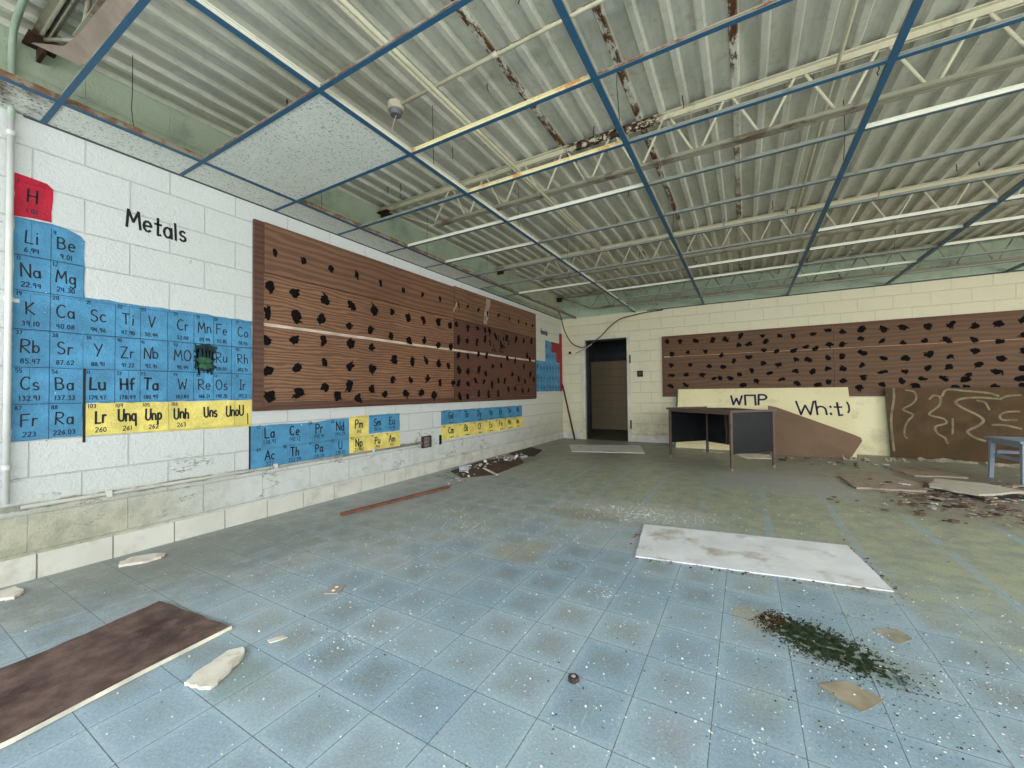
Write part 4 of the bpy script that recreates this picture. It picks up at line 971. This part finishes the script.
# ================================================================== LIGHT BLUE STOOL
SB = simple('pale_blue_paint', sr(138,152,168), .5, .35, .08, 6, dirt=sr(120,130,140), dirtamt=.4, dscale=6)
st = thing('wooden_stool', 'light blue painted wooden stool at the right edge before the brown board', 'stool', (2.30, 6.44, 0)); st.rotation_euler = (0,0,math.radians(5))
sx, sy = .48, -.50
for (x, y, dx, dy) in ((0,0,.018,-.012),(0,sy,.018,.012),(sx,0,-.018,-.012),(sx,sy,-.018,.012)):
    bm = bmesh.new(); v = bar(bm, (x,y,.0),(x+dx,y+dy,.42), .042, .042, (0,1,0))
    for q in v:
        q.co.z = max(0.001, q.co.z)
        if q.co.z < .1: q.co.x = x+(q.co.x-x)*.75; q.co.y = y+(q.co.y-y)*.75
    obj('leg', bm, SB, st)
for (a, b) in (((.03,-.012,.245),(.03,sy+.012,.245)),((.03,-.012,.28),(sx-.03,-.012,.28)),((.03,sy+.012,.28),(sx-.03,sy+.012,.28)),((sx-.03,-.012,.245),(sx-.03,sy+.012,.245))):
    bm = bmesh.new(); bar(bm, Vector(a)+(Vector(b)-Vector(a))*.045, Vector(b)-(Vector(b)-Vector(a))*.045, .018, .035); obj('stretcher', bm, SB, st)
bm = bmesh.new(); box(bm, .02, sx-.02, sy+.005, sy+.023, .375, .419); box(bm, .02, sx-.02, -.023, -.005, .375, .419); box(bm, .004, .02, sy+.005, -.005, .375, .419); box(bm, sx-.02, sx-.004, sy+.005, -.005, .375, .419)
obj('apron', bm, SB, st)
bm = bmesh.new(); box(bm, -.03, sx+.03, sy-.03, .03, .4205, .443); bevel(bm, .006, 2); obj('seat', bm, SB, st)

# ================================================================== FLOOR LITTER
WHITE_T = simple('white_panel_dusty', sr(222,224,228), .85, .15, .08, 4, dirt=sr(168,154,140), dirtamt=.8, dscale=3.4, bmp=.3)
BROWN_T = simple('wet_brown_tile', sr(98,80,74), .8, .2, .35, 14, dirt=sr(62,46,42), dirtamt=.85, dscale=5, bmp=.6)
CORE = simple('pale_tile_core', sr(222,216,200), .9, .1)
CHIP = simple('plaster_shard', sr(214,208,196), .9, .1, .12, 8, dirt=sr(160,146,124), dirtamt=.6, dscale=12, bmp=.5)
def fslab(name, pts, th, mat, label, cat='debris', z=.0008, jit=.006, seg=4, edge=None, parent=None):
    cx = sum(p[0] for p in pts)/len(pts); cy = sum(p[1] for p in pts)/len(pts)
    bm = bmesh.new(); slab(bm, [(p[0]-cx, p[1]-cy, (p[2] if len(p) > 2 else 0)) for p in pts], (0,0,1), th, jit, seg, R)
    if mat is BROWN_T or edge:
        pass
    o = obj(name, bm, mat); o.location = (cx, cy, z); return tag(o, label, cat)
o = fslab('fallen_ceiling_tile', [(-.58,2.44),(.60,2.61),(.53,3.23),(-.66,3.05)], .007, WHITE_T, 'fallen white ceiling tile lying on the floor in front of the desk', 'ceiling tile', jit=.003, seg=6)
# brown sodden tile with a pale broken edge
t = thing('fallen_ceiling_tile', 'sodden dark brown ceiling tile lying at the lower left', 'ceiling tile', (-2.1,.4,.0008))
pts = [(-1.83,-.30),(-1.835,.30),(-1.875,.60),(-1.90,.885),(-2.16,.86),(-2.42,.83),(-2.37,.62),(-2.33,.40),(-2.34,.0),(-2.36,-.30)]
bm = bmesh.new(); slab(bm, [(x+2.1,y-.4,0) for x,y in pts], (0,0,1), .014, .006, 4, R); obj('tile', bm, BROWN_T, t)
bm = bmesh.new(); q = [(-1.822,-.30),(-1.826,.0),(-1.828,.30),(-1.868,.60),(-1.892,.89)]
for a, b in zip(q, q[1:]): bar(bm, (a[0]+2.1+.004,a[1]-.4,.007+R.uniform(-.001,.001)), (b[0]+2.1+.004,b[1]-.4,.007), .006+R.uniform(0,.003), .012)
obj('broken_edge', bm, CORE, t)
fslab('fallen_ceiling_tile', [(-2.84,6.98),(-2.47,6.20),(-1.38,6.52),(-1.64,7.38)], .007, simple('grey_white_board', sr(226,224,220), .7, .2, .08, 3, dirt=sr(130,124,118), dirtamt=.6, dscale=3), 'pale flat panel lying on the floor before the doorway', 'panel', jit=.002)
# shards
fslab('plaster_shard', [(-1.665,.64),(-1.60,.655),(-1.565,.675),(-1.60,.75),(-1.655,.825),(-1.70,.84),(-1.725,.80),(-1.70,.71)], .012, CHIP, 'jagged white plaster shard beside the brown sodden tile')
fslab('plaster_shard', [(-3.13,.89),(-3.20,.91),(-3.23,.97),(-3.18,1.06),(-3.12,1.10),(-3.07,1.06),(-3.08,.98)], .014, CHIP, 'long white plaster shard by the left wall base')
fslab('plaster_shard', [(-3.26,.44),(-3.14,.46),(-3.10,.50),(-3.16,.54),(-3.27,.53)], .014, CHIP, 'pale shard at the left edge beneath the corner pipe')
fslab('plaster_shard', [(.19,1.68),(.27,1.745),(.36,1.70),(.285,1.60)], .002, simple('beige_tile_bit', sr(152,142,122), .8), 'beige tile fragment at lower right, nearer of two', jit=.004)
fslab('plaster_shard', [(.43,2.17),(.52,2.215),(.55,2.16),(.49,2.09)], .002, simple('beige_tile_bit_darker', sr(144,140,126), .8), 'beige tile fragment at right, farther of two beside the moss', jit=.006)
fslab('plaster_shard', [(-1.675,.92),(-1.645,.915),(-1.62,.97),(-1.65,.965)], .004, CHIP, 'small white chip next to the jagged shard', jit=.002, seg=2)
t = thing('outlet_cover_plate', 'small grey electrical cover plate lying on the left floor', 'cover plate', (-1.80,1.32,.001)); t.rotation_euler = (0,0,.5)
bm = bmesh.new(); box(bm, -.035,.035,-.045,.045,0,.006); bevel(bm,.002); obj('plate', bm, simple('grey_plate', sr(150,142,134), .6), t)
bm = bmesh.new()
for dx in (-.018,.018): bmesh.ops.create_cone(bm, cap_ends=True, segments=12, radius1=.008, radius2=.008, depth=.002, matrix=Matrix.Translation((0,dx,.0072)))
obj('screw_holes', bm, CORE, t)
t = thing('round_cap', 'small dark round cap on the blue tiles at bottom centre', 'cap', (-.525,1.305,.001))
bm = bmesh.new(); tube(bm, [(0,0,0),(0,0,.012),(0,0,.014)], [.019,.018,.015], 16); obj('rim', bm, simple('dark_cap', sr(60,52,54), .5, .4, .4, 60), t)
bm = bmesh.new(); tube(bm, [(0,0,.0145),(0,0,.016)], [.008,.006], 10); obj('button', bm, simple('pale_cap_centre', sr(170,160,160), .5), t)
bm = bmesh.new(); bar(bm, (0,0,.012),( .17,1.15,.012), .034, .02); bar(bm, (.14,.9,.024),(.18,1.2,.024), .02, .004)
o = obj('wooden_strip', bm, simple('reddish_wood_strip', sr(120,76,60), .7, .3, .3, 12, dirt=sr(80,50,40), dirtamt=.5, dscale=9)); o.location = (-2.84,2.14,.001); tag(o, 'long thin reddish wooden strip lying along the left floor', 'wood strip')
# left wall litter
MATB = simple('dark_brown_sheet', sr(92,76,66), .85, .15, .25, 6, dirt=sr(60,50,44), dirtamt=.7)
fslab('carpet_scrap', [(-3.22,4.0),(-3.30,4.9),(-2.95,5.3),(-2.68,4.96),(-2.60,4.05),(-2.85,3.75)], .004, MATB, 'flattened brown sheet on the floor by the left wall litter', 'scrap')
fslab('carpet_scrap', [(-3.28,5.55),(-3.30,6.35),(-2.98,6.15),(-2.80,5.5),(-3.02,5.35)], .006, simple('darker_brown_sheet', sr(66,54,46), .85), 'darkest brown sheet near the wall, beyond the white crumbs', 'scrap', z=.0012)
bm = bmesh.new(); box(bm, -.055,.055,-.05,.05,0,.07); bevel(bm,.004); bmesh.ops.delete(bm, geom=[max(bm.faces, key=lambda f: -f.calc_center_median().y if abs(f.normal.y) > .9 else -9)], context='FACES')
bmesh.ops.solidify(bm, geom=bm.faces[:], thickness=.003)
o = obj('junction_box', bm, simple('pale_steel_box', sr(206,212,214), .5)); o.location = (-3.06,4.08,.005); o.rotation_euler = (0,0,.5); tag(o, 'small open white metal box on the floor by the left wall', 'box')
bm = bmesh.new(); bar(bm, (0,0,.006),(.38,-.28,.006), .03, .01)
o = obj('trim_scrap', bm, CORE); o.location = (-2.93,4.32,.0052); tag(o, 'thin pale trim scrap on the brown sheet by the left wall', 'scrap')

def crumbs(name, spots, n, smin, smax, mats, label, cat, kind='stuff', zmax=.01, flat=.35, seed=1):
    r = random.Random(seed); bm = bmesh.new(); tot = sum(s[5] if len(s) > 5 else 1 for s in spots)
    for i in range(n):
        q = r.uniform(0, tot)
        for s in spots:
            q -= s[5] if len(s) > 5 else 1
            if q <= 0: break
        cx, cy, rx, ry, rot = s[:5]
        a = r.uniform(0, 6.283); rad = math.sqrt(r.random()) if r.random() < .6 else abs(r.gauss(0,.5))
        u, v = rx*rad*math.cos(a), ry*rad*math.sin(a); x = cx+u*math.cos(rot)-v*math.sin(rot); y = cy+u*math.sin(rot)+v*math.cos(rot)
        if x < D+.03 or y > YB-.03 or x > XR-.05 or y < YN+.05: continue
        sz = smin*(smax/smin)**(r.random()**2); k = r.choice((4,5,5,6)); a0 = r.uniform(0, 6.28); th = sz*r.uniform(.08, flat)
        tx, ty = r.uniform(-.3,.3)*flat*2, r.uniform(-.3,.3)*flat*2; asp = r.uniform(.4,1)
        zb = .0006+r.uniform(0, zmax)*(r.random() < .4)
        lo = []; hi = []
        for j in range(k):
            aa = a0+6.283*j/k; rr = sz*.5*r.uniform(.65,1.15); px = rr*math.cos(aa); py = rr*math.sin(aa)*asp
            pz = max(0, tx*px+ty*py+sz*.08)
            lo.append(bm.verts.new((x+px, y+py, zb+pz))); hi.append(bm.verts.new((x+px*.85, y+py*.85, zb+pz+th)))
        mi = r.randrange(len(mats))
        fs = [bm.faces.new(hi)]
        for j in range(k): fs.append(bm.faces.new((lo[j], lo[(j+1)%k], hi[(j+1)%k], hi[j])))
        for f in fs: f.material_index = mi
    o = obj(name, bm, mats); return tag(o, label, cat, kind=kind)
CW = simple('white_chips', sr(228,230,228), .8); CG = simple('grey_chips', sr(178,182,180), .85); CB = simple('brown_crumbs', sr(100,84,72), .9, .1, .3, 30); CD = simple('dark_crumbs', sr(58,50,46), .9, .1, .3, 30); CT = simple('tan_crumbs', sr(152,138,122), .9, .1, .2, 30)
crumbs('plaster_flecks', [(-1.4,1.1,1.0,.7,0,2.5),(-1.8,2.4,1.0,1.2,0,2),(-.6,1.9,1.9,1.3,0,3),(.6,1.9,.9,1.0,0,2),(-1.0,3.4,1.6,1.2,.2,3),(-.7,3.3,.5,.22,.2,2.2),(.8,4.2,1.2,1.0,0,1),(-2.2,2.6,.9,1.6,0,1),(-2,5.2,1.2,1.4,0,.7),(0,1.3,.9,.5,0,1)], 10500, .0022, .009, [CW, CW, CG], 'white flecks of plaster strewn over the whole tiled floor', 'plaster flecks', seed=3, zmax=.0005)
crumbs('dark_grit', [(-.4,1.6,1.6,1.0,0,2),(.35,1.85,.45,.45,0,3),(.6,2.5,1,.8,0,1),(-2,1.3,1,1,0,.6)], 1300, .003, .009, [CD, CD, CB], 'dark grit scattered over the blue tiles', 'grit', seed=5, zmax=.0005)
crumbs('ceiling_debris', [(1.75,5.35,.75,.38,.15,4),(1.5,4.75,.45,.32,-.2,2),(1.9,4.45,.45,.3,0,1.5),(1.0,6.7,.6,.3,-.1,1),(2.4,5.5,.5,.5,0,2),(1.1,4.4,.5,.4,0,.6),(2.9,6.0,.5,.6,0,1)], 1500, .012, .10, [CT, CB, CB, CT, CD, CB, CT, CG], 'tan and brown crumbled ceiling debris heaped before the squiggle board', 'debris', seed=8, zmax=.03, flat=.13)
crumbs('plaster_crumbs', [(-3.05,5.15,.22,.42,.1,3),(-3.05,4.4,.15,.3,0,1),(-2.9,3.7,.2,.3,0,.6)], 130, .02, .08, [CW, CG, CT], 'white plaster crumbs heaped on the brown sheet by the left wall', 'debris', seed=9, zmax=.025, flat=.4)
crumbs('brown_litter', [(.0,2.50,.62,.03,.143,2),(.58,2.9,.03,.35,.1,1),(-.66,2.75,.03,.3,0,1)], 210, .006, .02, [CB, CD, CT], 'brown crumbs fringing the fallen white tile', 'crumbs', seed=10, zmax=.0005)
# moss
MOSS = simple('dark_green_moss', sr(48,60,42), .95, .05, .5, 60); MOSS2 = simple('brown_moss', sr(60,48,32), .95, .05, .4, 60); MOSS3 = simple('blue_green_moss', sr(66,92,84), .95, .05, .3, 60)
r = random.Random(12); bm = bmesh.new()
for i in range(13000):
    s = abs(r.gauss(0,.5)); tt = r.gauss(.42,.24); 
    if tt < -.15 or tt > 1.25: continue
    cx = .095+(.49-.095)*tt; cy = 2.045+(1.80-2.045)*tt; wd = .065*(1-.3*abs(tt-.4))
    if r.random() > (1.25-tt)*.8: continue
    nx, ny = .54, .84; o_ = r.gauss(0, 1)*wd*.8; x = cx+nx*o_; y = cy+ny*o_
    if mnoise.noise(Vector((x*40,y*40,0))) < -.35+.4*tt: continue
    sz = r.uniform(.002,.005); a = r.uniform(0,6.28); hh = r.uniform(.002,.007)*(1 if tt < .7 else .6)
    mi = 1 if (tt < .06 or r.random() < .08) else (2 if tt > .8 and r.random() < .8 else 0)
    vs = [bm.verts.new((x+sz*math.cos(a+k*2.09), y+sz*math.sin(a+k*2.09), .0006)) for k in range(3)]; tp = bm.verts.new((x+r.uniform(-.004,.004), y+r.uniform(-.004,.004), hh))
    for k in range(3): bm.faces.new((vs[k], vs[(k+1)%3], tp)).material_index = mi
o = obj('moss', bm, [MOSS, MOSS2, MOSS3]); tag(o, 'dark green moss patch growing on the blue tiles at lower right', 'moss', kind='stuff')

# broken tiles in the debris on the right
PINK = simple('pinkish_tile_back', sr(162,148,134), .9, .1, .15, 5, dirt=sr(110,94,80), dirtamt=.7, dscale=5)
PALE_T = simple('pale_tile_back', sr(186,180,168), .9, .1, .12, 5, dirt=sr(140,120,104), dirtamt=.6, dscale=5)
fslab('broken_ceiling_tile', [(.88,5.70,0),(.92,5.10,0),(1.45,5.22,0),(1.52,5.6,0),(1.30,6.20,0)], .018, PINK, 'tan broken ceiling tile with a dark left edge in the right debris', 'ceiling tile', jit=.02)
fslab('broken_ceiling_tile', [(1.50,5.32,.0),(1.75,5.10,.0),(2.16,5.42,.0),(2.0,5.72,.0),(1.66,5.78,.0)], .018, PALE_T, 'palest broken tile slab in the right debris, nearest the blue stool', 'ceiling tile', z=.03, jit=.02)
fslab('broken_ceiling_tile', [(1.5,6.55,0),(2.0,6.75,0),(2.05,6.2,0),(1.6,6.1,0)], .016, PINK, 'brown tile slab behind the palest one in the right debris', 'ceiling tile', jit=.03)
fslab('rubber_strip', [(1.72,5.03),(2.3,5.35),(2.6,5.3),(2.55,5.42),(2.25,5.42),(1.70,5.08)], .006, INK, 'black strip along the front of the palest broken tile', 'strip', z=.02, jit=.01)
fslab('paper_sheet', [(-.18,7.05),(.30,7.17),(.30,6.75),(-.02,6.69)], .006, CORE, 'pale board sheet on the floor under the right end of the desk', 'sheet', jit=.004)
fslab('paper_sheet', [(-.62,7.20),(-.30,7.12),(-.38,7.05),(-.60,7.12)], .004, CORE, 'narrow pale scrap on the floor beneath the desk middle', 'sheet', jit=.004)
for k, (x0, x1, y0, lab) in enumerate(((1.15,1.42,7.05,'short pale torn strip at the foot of the plain cream panel'),(2.0,2.55,7.42,'long pale torn strip lying along the foot of the squiggle board'),(2.6,3.1,7.30,'pale crumpled strip at the squiggle board foot, right of the long one'),(1.62,1.84,7.15,'tiny torn strip at the gap left of the squiggle board'))):
    bm = bmesh.new(); nseg = 12; A = []; Bq = []
    for i in range(nseg+1):
        u = i/nseg; x = x0+(x1-x0)*u; y = y0+R.uniform(-.03,.03); w = .05+.05*math.sin(u*math.pi)+R.uniform(0,.04); z = .004+abs(R.gauss(0,.022))
        A.append(bm.verts.new((x-x0,y-y0,.001))); Bq.append(bm.verts.new((x-x0,y-y0+w,z+.01)))
    for i in range(nseg): bm.faces.new((A[i],A[i+1],Bq[i+1],Bq[i]))
    bmesh.ops.solidify(bm, geom=bm.faces[:], thickness=-.003)
    o = obj('torn_strip', bm, CORE); o.location = (x0,y0,.001); tag(o, lab, 'debris')

# ================================================================== LIGHT, CAMERA
w = bpy.data.worlds.new('overcast'); SC.world = w; w.use_nodes = True; nt = w.node_tree; bg = nt.nodes['Background']
tc = nt.nodes.new('ShaderNodeTexCoord'); sp = nt.nodes.new('ShaderNodeSeparateXYZ'); nt.links.new(tc.outputs['Generated'], sp.inputs[0])
cr = nt.nodes.new('ShaderNodeValToRGB'); e = cr.color_ramp.elements; e[0].position = .47; e[0].color = (.30,.32,.24,1); e[1].position = .53; e[1].color = (.86,.94,1.0,1)
mr = nt.nodes.new('ShaderNodeMapRange'); mr.inputs[1].default_value = -1; mr.inputs[2].default_value = 1; nt.links.new(sp.outputs[2], mr.inputs[0]); nt.links.new(mr.outputs[0], cr.inputs[0]); nt.links.new(cr.outputs[0], bg.inputs[0]); bg.inputs[1].default_value = 2.0
def daylight(name, loc, rot, sx, sy, e, c):
    l = bpy.data.lights.new(name, 'AREA'); l.shape = 'RECTANGLE'; l.size = sx; l.size_y = sy; l.energy = e; l.color = c
    o = bpy.data.objects.new(name, l); o.location = loc; o.rotation_euler = rot; C.objects.link(o)
for (a, b) in WIN_N: daylight('window_daylight', ((a+b)/2, YN-.04, (WZ0+WZ1)/2), (math.radians(90),0,0), b-a, WZ1-WZ0, EN, (.93,.97,1.0))
for (a, b) in WIN_R: daylight('window_daylight', (XR+.04, (a+b)/2, (WZ0+WZ1)/2), (0,math.radians(90),0), WZ1-WZ0, b-a, ER, (1.0,.98,.92))
daylight('hall_fill', (-1.0, 9.2, 1.6), (0,math.radians(90),0), 1.0, .8, 2.2, (1,.95,.85))  # added fill lamp that lifts the dark hall, no real source there
cam = bpy.data.cameras.new('camera'); co = bpy.data.objects.new('camera', cam); C.objects.link(co)
f_, yaw, pitch, roll = 403.5057, .5239022, .0200673, -.011042
fw = Vector((-math.sin(yaw)*math.cos(pitch), math.cos(yaw)*math.cos(pitch), math.sin(pitch))); rt = Vector((math.cos(yaw), math.sin(yaw), 0)); u0 = rt.cross(fw)
r2 = rt*math.cos(roll)+u0*math.sin(roll); u2 = r2.cross(fw)
mm = Matrix((r2, u2, -fw)).transposed().to_4x4(); mm.translation = (0,0,.98315); co.matrix_world = mm
cam.sensor_width = 36; cam.lens = f_/1024*36; cam.clip_start = .02
SC.camera = co
SC.view_settings.view_transform = 'Standard'; SC.view_settings.look = 'None'; SC.view_settings.exposure = EXPO; SC.view_settings.gamma = 1; SC.view_settings.use_curve_mapping = False
